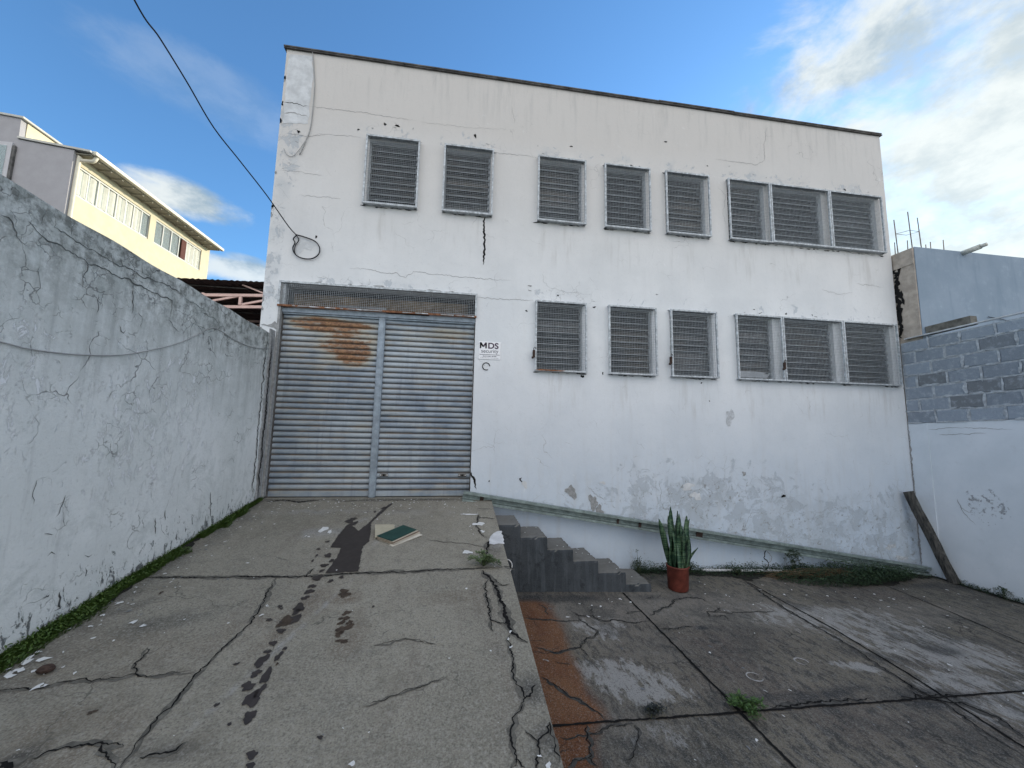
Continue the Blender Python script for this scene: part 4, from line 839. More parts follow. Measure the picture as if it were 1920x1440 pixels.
for row in range(7):
    off = .2 if row % 2 else 0
    y = 5.39
    first = True
    while y > -3.2:
        L = .39 if not first else (.19 if off else .39); first = False
        y1 = y-L; zb = lambda t: ztop(t)+.008+row*.197
        h = .178; 
        if row == 6: h = .14+rb.uniform(0, .05)
        t = rb.choice([0, .1, .3, .5, .55, .6, .7, .8, .9, 1.]); xj = XR-.008+rb.uniform(-.005, .006); o = len(mb.v); c = .012
        ya, yb = y1+.013, y-.008
        f8 = [(xj+dx, yy, zb(yy)+zz) for dx, ins in ((.006, 0), (0, c)) for yy, zz in ((ya+ins, ins), (yb-ins, ins), (yb-ins, h-ins), (ya+ins, h-ins))]
        f8 += [(XR+.14, yy, zb(yy)+zz) for yy, zz in ((ya, 0), (yb, 0), (yb, h), (ya, h))]
        mb.add(f8, [(4, 7, 6, 5), (0, 4, 5, 1), (1, 5, 6, 2), (2, 6, 7, 3), (3, 7, 4, 0), (8, 0, 1, 9), (9, 1, 2, 10), (10, 2, 3, 11), (11, 3, 0, 8), (8, 9, 10, 11)])
        mb.at.setdefault('tone', []).append((o, np.full(12, t, np.float32)))
        if rb.random() < .8 and y > 2.5:   # squeezed-out mortar
            mo.blob((XR-.012, y1, zb(y1)+.09), NRW, rb.uniform(.012, .022), rb.uniform(.06, .11), rb.uniform(-.1, .1), 0, .003+.0006*rb.random(), row*40+int(y*9), .5, 12)
            for k in range(3): mo.blob((XR-.012, y1+rb.uniform(.03, .36), zb(y1)-.006), NRW, rb.uniform(.04, .09), rb.uniform(.008, .016), rb.uniform(-.06, .06), 0, .003+.001*rb.random(), row*50+k, .5, 12)
        y = y1
mb.build('block_course', BLK, rw)
mo.grid(steps(-3.2, 5.39, [], .2), [0, 1], lambda U, V: (U*0+XR-.001, U, ztop(U)+.001+V*1.355), flip=True)
mo.build('mortar', simple('mortar', (.40, .43, .46), .95, .3, 18, bstr=.6), rw)
q = MB(); za = onX(1700, 636, XR)[2]; 
q.add([(XR-.045, 5.3, 1.605), (XR-.045, -3.2, 1.93), (XR+.17, -3.2, 1.97), (XR+.17, 5.3, 1.645), (XR-.045, 5.3, 1.622), (XR-.045, -3.2, 1.947), (XR+.17, -3.2, 1.987), (XR+.17, 5.3, 1.662)], [(3, 2, 1, 0), (4, 5, 6, 7), (0, 1, 5, 4), (1, 2, 6, 5), (2, 3, 7, 6), (3, 0, 4, 7)])
q.build('metal_capping', simple('capping_metal', (.62, .64, .66), .45, .2, 10, .3), rw)

# neighbour's blue building
bb = empty('building', (XR+2, 5.3, 0), 'blue grey rendered building with bare beige end beyond the right wall', 'building')
BX = XR+.022
q = MB()
def m_blue(g, p, setp):
    n = g.noise(p, 1.5, 6, .6); n2 = g.noise(p, 6, 8, .7); st = g.noise(g.sc(p, 4, 4, .6), 1.8, 6, .62)
    c = g.mix(g.ss(n, .3, .7), (.22, .28, .345), (.27, .33, .40)); c = g.mix(g.m('MULTIPLY', g.ss(st, .48, .72), .45), c, (.17, .23, .29)); c = g.mix(g.m('MULTIPLY', g.ss(n2, .56, .76), .4), c, (.34, .42, .50))
    setp(c, .88, n2, .5, .006, .2)
BLUE = material('blue_render', m_blue)
q.box((BX+.02, 5.088, -2.5), (16, 5.098, 3.15)); q.box((15.98, 5.1, -2.5), (16, 12, 3.14)); q.build('wall', BLUE, bb)
q = MB(); q.box((BX, 5.10, -2.5), (BX+.6, 12, 3.14)); 
q.box((BX-.012, 5.102, 2.86), (BX-.0005, 5.39, 3.13)); q.build('end_column', BEIGE, bb)
q = MB(); cp_ = [onX(x, y, BX-.001) for x, y in [(1683, 488), (1687, 500), (1686, 520), (1689, 540), (1688, 560), (1686, 548), (1692, 575), (1690, 600), (1696, 628)]]
q.ribbon([(BX-.001, 5.37+.012*math.sin(i*2.1), z_) for i, z_ in enumerate(np.linspace(1.65, 3.05, 16))], NRW, .055, .035, 0, .004)
for z_ in (2.85, 2.6, 2.35, 2.0): q.blob((BX-.001, 5.34+rng.uniform(-.03, .03), z_), NRW, .03, .10, 0, 0, .005, int(z_*9), .6, 12)
q.build('wall_crack', CRACK, bb)
q = MB(); q.box((BX+.6, 5.1, 3.0), (15.98, 12, 3.13)); q.build('roof_slab', CONC, bb)
REB = simple('rebar_steel', (.20, .16, .14), .8, .3, 30)
cor = [(BX+.04, 5.13), (BX+.20, 5.16), (BX+.08, 5.34)]
for (x_, y_), h_ in zip([(BX+.03, 5.33), (BX+.06, 5.14), (BX+.26, 5.15)], (.62, .66, .58)):
    q = MB(); q.tube([(x_, y_, 3.1), (x_-.02, y_, 3.14+h_)], .008, 6); q.build('rebar', REB, bb)
q = MB(); q.tube([(BX+.02, 5.33, 3.50), (BX+.05, 5.14, 3.47), (BX+.25, 5.15, 3.47), (BX+.24, 5.33, 3.5), (BX+.02, 5.33, 3.50)], .004, 5); q.build('rebar_stirrup', REB, bb)
for x_, y_, h_ in ((BX+.01, 5.36, .22), (BX+.05, 5.2, .18), (BX+.42, 5.2, .14), (BX+.46, 5.16, .17), (BX+.70, 5.14, .22)):
    q = MB(); q.tube([(x_, y_, 3.1), (x_+.01, y_, 3.14+h_)], .007, 6); q.build('rebar', REB, bb)
q = MB(); dp = onY(1805, 476, 5.09); q.tube([(dp[0]-.0, 5.12, 3.12), (dp[0]+.02, 4.87, 3.14)], .042, 14); q.tube([(dp[0]+.019, 4.88, 3.139), (dp[0]+.024, 4.80, 3.145)], .030, 14)
q.build('drain_pipe', simple('old_pvc', (.50, .50, .45), .6, .25, 14), bb)
q = MB(); q.obox((XR+.14, 5.075, 1.71), (XR+.14, 4.52, 1.735), .12, .13); tag(q.build('concrete_beam', simple('dark_old_concrete', (.13, .125, .11), .95, .4, 9, bstr=.6)), 'dark old concrete beam lying on the right wall below the blue building', 'beam')
q = MB(); q.tube(smooth_path([onY(x, y, 5.07) for x, y in [(1853, 594), (1875, 598), (1900, 604), (1925, 609)]], 5), .006, 5); tag(q.build('wall_wire', BLKC), 'short black wire stuck on the blue wall above the capping', 'wire')

# ------------------------------------------------------------------ steps
st = empty('concrete_steps', (1.4, 4.9, -1.95), 'six dark concrete steps from the yard up to the ramp', 'steps')
tops = [-1.138, -1.285, -1.436, -1.572, -1.717, -1.858]; xs_ = [.505, .796, 1.121, 1.441, 1.755, 2.105, 2.43]
def m_steps(g, p, setp):
    x, y, z = g.sep(p); n = g.noise(p, 2.2, 6, .6); n2 = g.noise(p, 9, 8, .72); st_ = g.noise(g.sc(p, 9, 9, .7), 1.6, 7, .66); n3 = g.noise(p, 70, 4, .7)
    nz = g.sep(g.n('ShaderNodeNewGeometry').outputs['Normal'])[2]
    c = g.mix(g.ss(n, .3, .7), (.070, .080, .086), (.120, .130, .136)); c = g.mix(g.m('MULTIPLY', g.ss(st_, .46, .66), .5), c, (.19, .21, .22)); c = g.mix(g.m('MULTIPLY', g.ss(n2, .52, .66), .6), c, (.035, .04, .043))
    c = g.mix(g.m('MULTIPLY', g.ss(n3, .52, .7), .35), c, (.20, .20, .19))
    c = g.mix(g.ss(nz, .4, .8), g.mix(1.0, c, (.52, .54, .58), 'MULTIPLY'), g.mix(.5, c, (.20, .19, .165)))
    setp(c, .92, g.m('ADD', n2, n3), .7, .006, .2)
STP = material('steps_concrete', m_steps)
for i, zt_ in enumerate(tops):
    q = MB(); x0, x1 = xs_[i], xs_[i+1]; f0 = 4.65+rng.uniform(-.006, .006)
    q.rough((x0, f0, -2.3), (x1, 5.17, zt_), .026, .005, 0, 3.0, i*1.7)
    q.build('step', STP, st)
q = MB(); q.tube([(.60, 4.645, -1.5), (.60, 4.60, -1.5)], .052, 18); q.tube([(.60, 4.602, -1.5), (.60, 4.596, -1.5)], .040, 18, 1); 
q = MB(); q.tube([(.515+.075*math.cos(t)+.11, 4.641, -1.60+.075*math.sin(t)) for t in np.linspace(-2.2, 1.6, 14)], .007, 5); q.build('old_pipe_ring', WFLK, st)

# green steel channel leaning along the facade
bm_ = empty('steel_channel', (3.8, 5.28, -1.5), 'long green grey steel channel sloping down across the foot of the facade', 'beam')
GRN = simple('green_grey_paint', (.21, .26, .25), .55, .35, 10, .1, .45)
p0, p1 = np.array([.115, 5.315, -.912]), np.array([7.36, 5.30, -2.085])
dch = (p1-p0)/np.linalg.norm(p1-p0); upv = np.cross(dch, [0, 1, 0]); upv *= np.sign(upv[2])
q = MB()
def prof(a0, a1, b0, b1):   # a: along the up direction, b: out towards the camera
    vs_ = []
    for pp in (p0, p1):
        for a_, b_ in ((a0, b0), (a1, b0), (a1, b1), (a0, b1)): vs_.append(pp+upv*a_+np.array([0, -b_, 0]))
    q.add(vs_, [(3, 2, 1, 0), (4, 5, 6, 7), (0, 1, 5, 4), (1, 2, 6, 5), (2, 3, 7, 6), (3, 0, 4, 7)])
prof(-.066, .066, 0, .006); prof(.058, .066, .006, .07); prof(-.066, -.058, .006, .07); prof(.034, .058, .064, .072); prof(-.058, -.034, .064, .072)
prof(-.030, -.012, .0062, .022); prof(.010, .024, .0062, .018)
q.build('channel', GRN, bm_)
for t, w_ in ((.035, .05), (.47, .10), (.30, .03), (.345, .04)):
    q = MB()
    c = p0+(p1-p0)*t; a = c-dch*w_/2; b = c+dch*w_/2; vs_ = []
    for pp in (a, b):
        for a_, b_ in ((-.048, .0225), (.048, .0225), (.048, .030), (-.048, .030)): vs_.append(pp+upv*a_+np.array([0, -b_, 0]))
    q.add(vs_, [(3, 2, 1, 0), (4, 5, 6, 7), (0, 1, 5, 4), (1, 2, 6, 5), (2, 3, 7, 6), (3, 0, 4, 7)])
    q.build('rusty_plate', DRUST, bm_)
# wooden post leaning in the corner
q = MB(); pa, pb = np.array([7.345, 4.94, -2.14]), np.array([7.165, 5.30, -.88]); K = 14; vs_ = []
dd = (pb-pa)/np.linalg.norm(pb-pa); s_ = np.cross(dd, [0, 1, 0]); s_ /= np.linalg.norm(s_); u_ = np.cross(s_, dd); rp = random.Random(9)
prof8 = [(-1, -.7), (-.7, -1), (.7, -1), (1, -.7), (1, .7), (.7, 1), (-.7, 1), (-1, .7)]
for i in range(K+1):
    c = pa+(pb-pa)*i/K+s_*.006*math.sin(i*.7)
    for a_, b_ in prof8: vs_.append(c+s_*a_*(.058+rp.uniform(-.004, .004))+u_*b_*(.05+rp.uniform(-.004, .004)))
q.add(vs_, [(i*8+j, i*8+(j+1) % 8, i*8+8+(j+1) % 8, i*8+8+j) for i in range(K) for j in range(8)]+[tuple(range(7, -1, -1)), tuple(range(K*8, K*8+8))])
def m_wood(g, p, setp):
    n = g.noise(g.sc(p, 14, 14, 1.4), 3, 8, .7); n2 = g.noise(p, 6, 5)
    c = g.mix(g.ss(n, .35, .62), (.020, .022, .022), (.085, .080, .072)); c = g.mix(g.m('MULTIPLY', g.ss(n2, .5, .7), .5), c, (.13, .13, .12)); setp(c, .92, n, .9, .01, .2)
tag(q.build('wooden_post', material('weathered_wood', m_wood)), 'dark weathered wooden post leaning in the right corner', 'post')
q = MB(); q.tube([(3.55, 5.30, zy(3.55)+.035), (5.1, 5.28, zy(5.1)+.04)], .018, 10); tag(q.build('plastic_pipe', simple('white_pvc', (.62, .63, .64), .5)), 'thin white plastic pipe lying along the foot of the facade', 'pipe')

# ------------------------------------------------------------------ open binder on the ramp
bk = empty('open_book', onRamp(745, 1008), 'open green covered book lying face down on the ramp near the wet stain', 'book')
c4 = [onRamp(*q_)+NR*.035 for q_ in [(706, 1012), (735, 1022), (781, 1000), (756, 991)]]
def slab(q, P4, n_, t, m=0):
    P4 = [np.array(p_) for p_ in P4]; q.add([p_ for p_ in P4]+[p_+n_*t for p_ in P4], [(3, 2, 1, 0), (4, 5, 6, 7), (0, 1, 5, 4), (1, 2, 6, 5), (2, 3, 7, 6), (3, 0, 4, 7)], m)
q = MB(); slab(q, c4, NR, .005); q.build('cover', simple('green_cover', (.018, .058, .048), .55, .2, 12), bk)
q = MB(); c5 = [onRamp(*q_)+NR*h_ for q_, h_ in [((703, 1013), .03), ((703, 992), .045), ((739, 990), .035), ((741, 1012), .03)]]; slab(q, c5, NR, .004)
slab(q, [c5[0]+NR*-.02, c5[1]-NR*.03, c5[1]-NR*.006, c5[0]], np.array([1., 0, 0]), .004); q.build('endpaper', simple('old_paper', (.44, .41, .31), .8, .12), bk)
q = MB(); e0, e1, e2, e3 = c4
for k in range(5):
    o_ = (e1-e0)/np.linalg.norm(e1-e0)*(.012+.010*(k % 3)); slab(q, [e0+o_*.2-NR*(.006+.006*k), e1+o_-NR*(.006+.006*k), e2+o_*1.6-NR*(.006+.005*k), e3-NR*(.006+.006*k)], NR, .003, k % 2)
q.build('pages', [simple('page_cream', (.55, .50, .40), .8, .15), simple('page_brown', (.22, .15, .11), .8, .2)], bk)
q = MB(); f0_, f1_ = onRamp(733, 1024)+NR*.004, onRamp(789, 1004)+NR*.012; q.obox(f0_, f1_, .05, .006, 0, NR); q.build('page_strip', simple('page_white', (.62, .58, .50), .8, .1), bk)

# ------------------------------------------------------------------ snake plant in pot
pc = onYard(1273, 1106); pc = np.array([2.83, 4.72, zy(2.83)+.005]); pot = empty('potted_plant', pc, 'snake plant in a terracotta red pot in front of the facade', 'plant')
q = MB(); q.lathe(pc, [(0, 0), (.112, 0), (.121, .012), (.132, .27), (.137, .275), (.137, .292), (.128, .292), (.124, .25), (0, .25)], 36); q.build('pot', simple('terracotta_red', (.150, .038, .026), .62, .35, 9), pot)
q = MB(); q.lathe(pc, [(0, .262), (.06, .268), (.123, .258)], 20); q.build('soil', simple('soil', (.03, .022, .016), .95, .4, 30), pot)
def m_sans(g, p, setp):
    x, y, z = g.sep(p); n = g.noise(g.sc(p, 6, 6, 70), 1, 3, .6, .3); n2 = g.noise(p, 12, 3)
    c = g.mix(g.ss(n, .46, .56), (.020, .058, .032), (.095, .160, .088)); c = g.mix(g.m('MULTIPLY', g.ss(n2, .5, .7), .3), c, (.012, .04, .025)); setp(c, .42, None, spec=.45)
SANS = material('snake_leaf', m_sans)
rl = random.Random(4)
LV = [(-.07, .02, -.17, .62, .030), (-.05, -.04, -.03, .50, .034), (-.02, .03, -.02, .71, .028), (.0, -.03, .03, .46, .034), (.02, .05, .02, .66, .030), (.05, .0, .0, .55, .032), (.08, -.02, .07, .60, .030), (.09, .03, .13, .58, .022), (-.08, -.03, -.02, .38, .030), (.03, -.07, .01, .42, .032), (-.03, -.07, .03, .40, .030), (.07, -.05, .02, .48, .032), (-.05, .07, .03, .56, .028), (.06, .07, -.03, .50, .028), (-.01, -.08, .00, .34, .028), (.10, -.01, .19, .24, .018), (-.04, .0, -.06, .60, .028), (.04, .04, .01, .63, .028), (.0, -.09, -.04, .45, .030), (.06, -.08, .06, .40, .028), (-.09, .0, -.10, .48, .026), (.09, -.06, .05, .36, .026)]
for dx, dy, lean, H, w_ in LV:
    bend = 0; H = H*rl.uniform(.95, 1.08); tw = rl.uniform(-.5, .5); K = 10; vs_ = []; ph0 = rl.uniform(-.6, .6)
    for i in range(K+1):
        t = i/K; wd = w_*(.55+.7*math.sin(math.pi*min(t*.75+.12, 1)))*(1 if t < .72 else math.sqrt(max(0, 1-((t-.72)/.285)**1.6))); a_ = ph0+tw*t
        bend = rl.uniform(-.02, .02) if i == 0 else bend; c = pc+np.array([dx+lean*(t*.75+.25*t*t)+bend*math.sin(t*3.0), dy+.03*math.sin(t*3+dx*60), .25+H*t]); sd_ = np.array([math.cos(a_), math.sin(a_), 0]); nn = np.array([-math.sin(a_), math.cos(a_), 0])
        vs_ += [c-sd_*wd, c+nn*.010*(1-t*.5), c+sd_*wd, c+nn*(.010*(1-t*.5)+.004)]
    q = MB(); q.add(vs_, [(i*4+j, i*4+(j+1) % 4, i*4+4+(j+1) % 4, i*4+4+j) for i in range(K) for j in range(4)], 0, True); q.build('leaf', SANS, pot)

# ------------------------------------------------------------------ weeds
def leaves(q, cs, size, rg, flat=.5, m=0, asp=2.2):
    for c in cs:
        c = np.array(c); s = size*rg.uniform(.6, 1.4); az = rg.uniform(0, 6.28); el = rg.uniform(-.2, 1.1)*(1-flat)+rg.uniform(-.1, .5)*flat
        d_ = np.array([math.cos(az)*math.cos(el), math.sin(az)*math.cos(el), math.sin(el)]); sd_ = np.cross(d_, [0, 0, 1]); sd_ /= np.linalg.norm(sd_); up = np.cross(sd_, d_)
        q.add([c, c+d_*s*.5+sd_*s/asp/2+up*s*.08, c+d_*s, c+d_*s*.5-sd_*s/asp/2+up*s*.08, c+d_*s*.5-up*s*.02], [(0, 1, 4), (1, 2, 4), (2, 3, 4), (3, 0, 4)], m)
LG = m_leaf('weed_green', (.028, .070, .018), (.075, .140, .035)); LD = m_leaf('weed_dark', (.012, .030, .014), (.035, .065, .026)); MOSS = m_leaf('grass_green', (.022, .060, .008), (.095, .150, .03))
DRY = m_leaf('dry_weed', (.012, .016, .016), (.035, .042, .04)); STRAW = m_leaf('dry_straw', (.10, .065, .035), (.20, .13, .07)); STEM = simple('weed_stem', (.06, .07, .03), .7)
def weed(name, c, rx, ry, h, n, size, mat, label, seed=1, stems=14, nrm=np.array([0, 0, 1.]), flat=.5):
    rg = random.Random(seed); e_ = empty(name, c, label, 'weed'); q = MB(); lv = MB(); cs = []
    for i in range(stems):
        a = rg.uniform(0, 6.28); r = rg.uniform(.35, 1.); tip = np.array([c[0]+rx*r*math.cos(a), c[1]+ry*r*math.sin(a), c[2]+h*rg.uniform(.2, 1)*(1.2-r*.7)+(nrm[1]/nrm[2])*-ry*r*math.sin(a)])
        mid = (np.array(c)+tip)/2+np.array([0, 0, h*.35]); path = smooth_path([c, mid, tip], 4); q.tube(path, .0018, 4)
        for k in range(n//stems): t = rg.uniform(.15, 1); p_ = path[int(t*(len(path)-1))]; cs.append(p_+np.array([rg.gauss(0, .012), rg.gauss(0, .012), rg.uniform(-.004, .012)]))
    q.build('stems', STEM, e_); leaves(lv, cs, size, rg, flat); lv.build('leaves', mat, e_); return e_
weed('weed', onRamp(906, 1062)+NR*.002, .17, .16, .11, 520, .026, m_leaf('weed_pale', (.05, .085, .03), (.14, .19, .08)), 'pale green weed growing from the crack at the ramp edge', 2, nrm=NR)
weed('weed', onYard(1399, 1334), .17, .13, .09, 700, .026, LG, 'green weed growing where two yard joints cross', 3, 20)
weed('weed', onYard(1226, 1340), .10, .09, .07, 360, .020, DRY, 'small blackish withered weed in the yard joint left of the green weed', 4, 14)
weed('weed', (4.95, 5.22, zy(4.95)), .22, .08, .55, 420, .03, LD, 'tall thin dark weed rising behind the steel channel', 6, 12, flat=.2)
weed('weed', (2.52, 5.15, zy(2.52)), .16, .06, .40, 150, .024, LD, 'thin trailing dark plant growing just left of the potted plant', 16, 7, flat=.2)
weed('weed', (7.33, 4.42, zy(7.33)), .14, .07, .20, 170, .026, LD, 'small leafy weed at the foot of the right wall beyond the leaning post', 26, 8, flat=.3)
weed('weed', (4.05, 5.20, zy(4.05)), .24, .09, .16, 320, .024, LD, 'low dark weed with dead twigs between the potted plant and the tall weed', 27, 14, flat=.4)
weed('weed', (3.35, 5.27, zy(3.35)), .16, .06, .20, 200, .026, LD, 'small dark weed at the foot of the facade just right of the potted plant', 28, 10, flat=.3)
rg = random.Random(12)
q = MB(); leaves(q, [(lambda a, r: (5.66+1.15*r*math.cos(a), 5.06+.27*r*math.sin(a)*(1-.35*r*math.cos(a)), zy(5.7)+.01+rg.uniform(0, .27)*(1-r*r*.6)*(.5+.5*abs(math.sin(a*3+r*5)))))(rg.uniform(0, 6.28), math.sqrt(rg.random())) for _ in range(7500)], .030, rg, .5)
for i in range(60):
    a = rg.uniform(4.3, 5.3); q.tube(smooth_path([(a, 5.15+rg.uniform(-.1, .1), zy(5)+.02), (a+.25, 5.1, zy(5)+rg.uniform(.03, .14)), (a+rg.uniform(.3, .7), 5.1+rg.uniform(-.15, .15), zy(5)+rg.uniform(.02, .1))], 3), .0022, 4, 1)
tag(q.build('creeping_weeds', [LD, STRAW]), 'dense patch of dark creeping weeds under the low end of the steel channel', 'weeds', kind='stuff')
q = MB(); cs = []
for _ in range(11000):
    x = rg.uniform(2.5, 7.35); k = .55+.45*math.sin(x*3.1)+.3*math.sin(x*7.7); 
    if rg.random() > .35+.5*k: continue
    cs.append((x, 5.38-abs(rg.gauss(0, .12))-.01, zy(x)+.004+abs(rg.gauss(0, .028))*(1+max(0, k))))
for _ in range(34):
    x0_ = rg.uniform(2.6, 7.2); h0_ = rg.uniform(.04, .16); cs += [(x0_+rg.gauss(0, .045), 5.33-abs(rg.gauss(0, .03)), zy(x0_)+rg.uniform(0, h0_)) for _k in range(60)]
leaves(q, cs, .026, rg, .6); tag(q.build('moss_strip', [LD]), 'strip of dark moss and small plants along the foot of the facade', 'moss', kind='stuff')
q = MB(); cs = []
for _ in range(3000):
    y = rg.uniform(1.5, 5.0); cs.append((7.41-abs(rg.gauss(0, .055)), y, zy(7.4)+.004+abs(rg.gauss(0, .03))))
leaves(q, cs, .024, rg, .6); tag(q.build('moss_strip', [LD]), 'strip of dark moss along the foot of the right boundary wall', 'moss', kind='stuff')
# grass along the left wall
q = MB(); 
def gw(y): # width of the strip
    if y > 4.95: return .05
    if y > 4.75: return .10
    if 4.20 < y <= 4.45: return .07
    if 3.92 < y <= 4.20: return .015
    return .13+.03*math.sin(y*5)+.02*math.sin(y*13)
for _ in range(17000):
    y = rg.uniform(1.2, 5.35); wd = gw(y)
    if wd < .03 and rg.random() < .85: continue
    x = XL+.005+rg.random()**1.2*wd*rg.uniform(.6, 1.15); z = zr(y)-.002; h_ = rg.uniform(.015, .05)*(1.2-(x-XL)/.3)
    a = rg.uniform(-1.2, 1.2); tip = (x+.5*h_*math.cos(a)+.01, y+.7*h_*math.sin(a), z+h_); w2 = .0045
    q.add([(x, y-w2, z), (x+w2*.6, y+w2, z), tip], [(0, 1, 2)])
cs = []
for _ in range(5200):
    y = rg.uniform(1.2, 5.1); wd = gw(y)
    if wd < .03: continue
    cs.append((XL+.01+rg.random()*wd, y, zr(y)+.01+rg.random()*.03))
leaves(q, cs, .02, rg, .5)
tag(q.build('grass_strip', [MOSS]), 'bright green strip of low grass along the foot of the left wall', 'grass', kind='stuff')
# paint flakes and grit
q = MB()
for i in range(460):
    if i < 290: x = rg.uniform(-2.3, .3); y = 5.36-abs(rg.gauss(0, .33))
    elif i < 410: x = XL+.13+abs(rg.gauss(0, .2)); y = rg.uniform(1.9, 5)
    else: x = rg.uniform(-2, .45); y = rg.uniform(1.7, 5.2)
    if x > .45 or y < 1: continue
    s_ = rg.choice([.002, .003, .004, .005, .006, .009]); q.blob((x, y, zr(y)), NR, s_*1.5, s_, rg.uniform(0, 3), rg.choice([0, 0, 0, 1]), .006, i, .6, 7)
for px_, py_, s_ in [(224, 1132, .028), (250, 1168, .03), (268, 1175, .024), (193, 1155, .02), (170, 1176, .018), (52, 1240, .045), (80, 1238, .04), (34, 1259, .035), (18, 1268, .04), (490, 1155, .018), (500, 1137, .012), (213, 1203, .012), (70, 1290, .03), (85, 1287, .014), (140, 1264, .014), (428, 1170, .012), (346, 1163, .01), (660, 1435, .02), (1028, 1438, .02), (957, 1186, .016), (953, 1200, .014), (958, 1215, .016), (920, 1222, .01), (1012, 1420, .012)]:
    q.blob(onRamp(px_, py_), NR, s_*.72, s_*.5, rg.uniform(0, 3), 0, .007, int(px_), .6, 9)
for i in range(170):
    x = rg.uniform(.7, 7.2); y = rg.choice([rg.uniform(4.0, 5.0), rg.uniform(1.8, 4.8)])
    s_ = rg.choice([.004, .006, .009, .013]); q.blob((x, y, zy(x)), NY, s_*1.6, s_, rg.uniform(0, 3), rg.choice([0, 0, 1]), .006, i, .6, 7)
for i in range(24): 
    x = rg.uniform(.8, 2.4); k = max(j for j in range(6) if xs_[j] <= x); q.blob((x, rg.uniform(4.7, 5.15), tops[k]), np.array([0, 0, 1.]), .012, .007, rg.uniform(0, 3), 0, .002, i, .5, 7)
tag(q.build('paint_flakes', [WFLK, CONC]), 'scattered white paint flakes and grit on the ramp and yard', 'paint flakes', kind='stuff')
q = MB(); q.box((0, 0, 0), (.1, .05, .03)); 
rk = MB(); c = onRamp(85, 1262)+NR*.002; ph = []
vs_ = [(c[0]+.035*math.cos(t)*math.cos(e2_)*1.2, c[1]+.03*math.sin(t)*math.cos(e2_), c[2]+.018+.02*math.sin(e2_)) for e2_ in (-1.2, -.5, .2, .9, 1.4) for t in np.linspace(0, 6.283, 9)[:-1]]
vs_ = [(x+rg.uniform(-.004, .004), y+rg.uniform(-.004, .004), z) for x, y, z in vs_]
rk.add(vs_, [(i*8+j, i*8+(j+1) % 8, i*8+8+(j+1) % 8, i*8+8+j) for i in range(4) for j in range(8)]+[tuple(range(7, -1, -1)), tuple(range(32, 40))]); tag(rk.build('stone', DRUST), 'small black stone on the ramp near the grass strip', 'stone')

# ------------------------------------------------------------------ neighbour's house on the left
XN, YN = -12., 12.9
hs = empty('house', (XN-2, YN, -2.4), 'cream house with long glazed upper floor beyond the left wall', 'house')
CREAM = simple('cream_render', (.62, .56, .40), .85, .07, 3); LILAC = simple('shade_toned_render', (.36, .35, .36), .85, .06, 3)  # end wall greyer and darker than the sunlit face: its shade is in the colour
def hX(x, y, X=XN): return onX(x, y, X)
def hY(x, y, Y=YN): return onY(x, y, Y)
zsill, zhead, zeave = 6.92, 7.90, 8.30; Y2 = hX(382, 500)[1]+.1; yp0, yp1 = hX(283, 405)[1], hX(294, 410)[1]; ys0 = 13.02; ye = hX(379, 500)[1]-.15
a_ = hY(45, 268); b_ = hY(50, 230); c_ = hY(-120, 215)
q = MB(); t = .2
q.box((XN-t, YN+.01, -2.45), (XN, Y2, zsill)); q.box((XN-t, YN+.01, zhead), (XN, Y2, zeave)); q.box((XN-t+.001, YN+.01, zsill), (XN-.001, ys0, zhead)); q.box((XN-t+.001, yp0, zsill), (XN-.001, yp1, zhead)); q.box((XN-t+.001, ye, zsill), (XN-.001, Y2, zhead))
q.box((XN-9, Y2, -2.45), (XN-.002, Y2+.2, zeave))
q.box((a_[0]-.15, YN+.015, a_[2]-.3), (a_[0], YN+5.2, b_[2]-.02)); q.build('wall', CREAM, hs)
q = MB(); xl = -24
q.add([(xl, YN-.15, -2.45), (XN+.01, YN-.15, -2.45), (XN+.01, YN-.15, zeave-.05), (a_[0], YN-.15, a_[2]), (b_[0], YN-.15, b_[2]), (xl, YN-.15, b_[2]+.9),
       (xl, YN, -2.45), (XN+.01, YN, -2.45), (XN+.01, YN, zeave-.05), (a_[0], YN, a_[2]), (b_[0], YN, b_[2]), (xl, YN, b_[2]+.9)],
      [(0, 1, 2, 3, 4, 5), (11, 10, 9, 8, 7, 6)]+[(i, i+6, (i+1) % 6+6, (i+1) % 6) for i in range(6)])
q.build('end_wall', LILAC, hs)
q = MB()
def sloped(q, xa, za, xb, zb, y0, y1, t): q.add([(xa, y0, za), (xb, y0, zb), (xb, y1, zb), (xa, y1, za), (xa, y0, za+t), (xb, y0, zb+t), (xb, y1, zb+t), (xa, y1, za+t)], [(3, 2, 1, 0), (4, 5, 6, 7), (0, 1, 5, 4), (1, 2, 6, 5), (2, 3, 7, 6), (3, 0, 4, 7)])
sloped(q, XN+.48, zeave-.08, a_[0], a_[2]+.02, YN-.2, Y2+.25, .06); sloped(q, b_[0]+.1, b_[2]+.0, xl, b_[2]+.92, YN-.2, YN+5.3, .06); q.build('roof', simple('white_roof_sheet', (.50, .49, .44), .6, .1, 3), hs)
q = MB(); q.box((XN+.42, YN-.1, zeave-.10), (XN+.56, Y2+.3, zeave+.02), bev=.01); q.build('gutter', simple('cream_metal', (.66, .62, .50), .5, .06), hs)
q = MB(); q.box((XN+.01, YN-.1, zeave-.13), (XN+.42, Y2+.2, zeave-.10))
for k in range(14): yy = YN+.2+k*(Y2-YN-.2)/14; q.box((XN+.02, yy, zeave-.18), (XN+.40, yy+.06, zeave-.131))
q.build('soffit', simple('soffit_boards', (.30, .28, .22), .8, .1), hs)
q = MB(); q.tube(smooth_path([(XN+.46, YN+.05, zeave-.10), (XN+.40, YN+.02, zeave-.25), (XN+.12, YN-.02, zeave-.30), (XN+.06, YN-.03, zeave-.5), (XN+.06, YN-.03, 4)], 5), .055, 8); q.build('downpipe', simple('cream_metal', (.66, .62, .50)), hs)
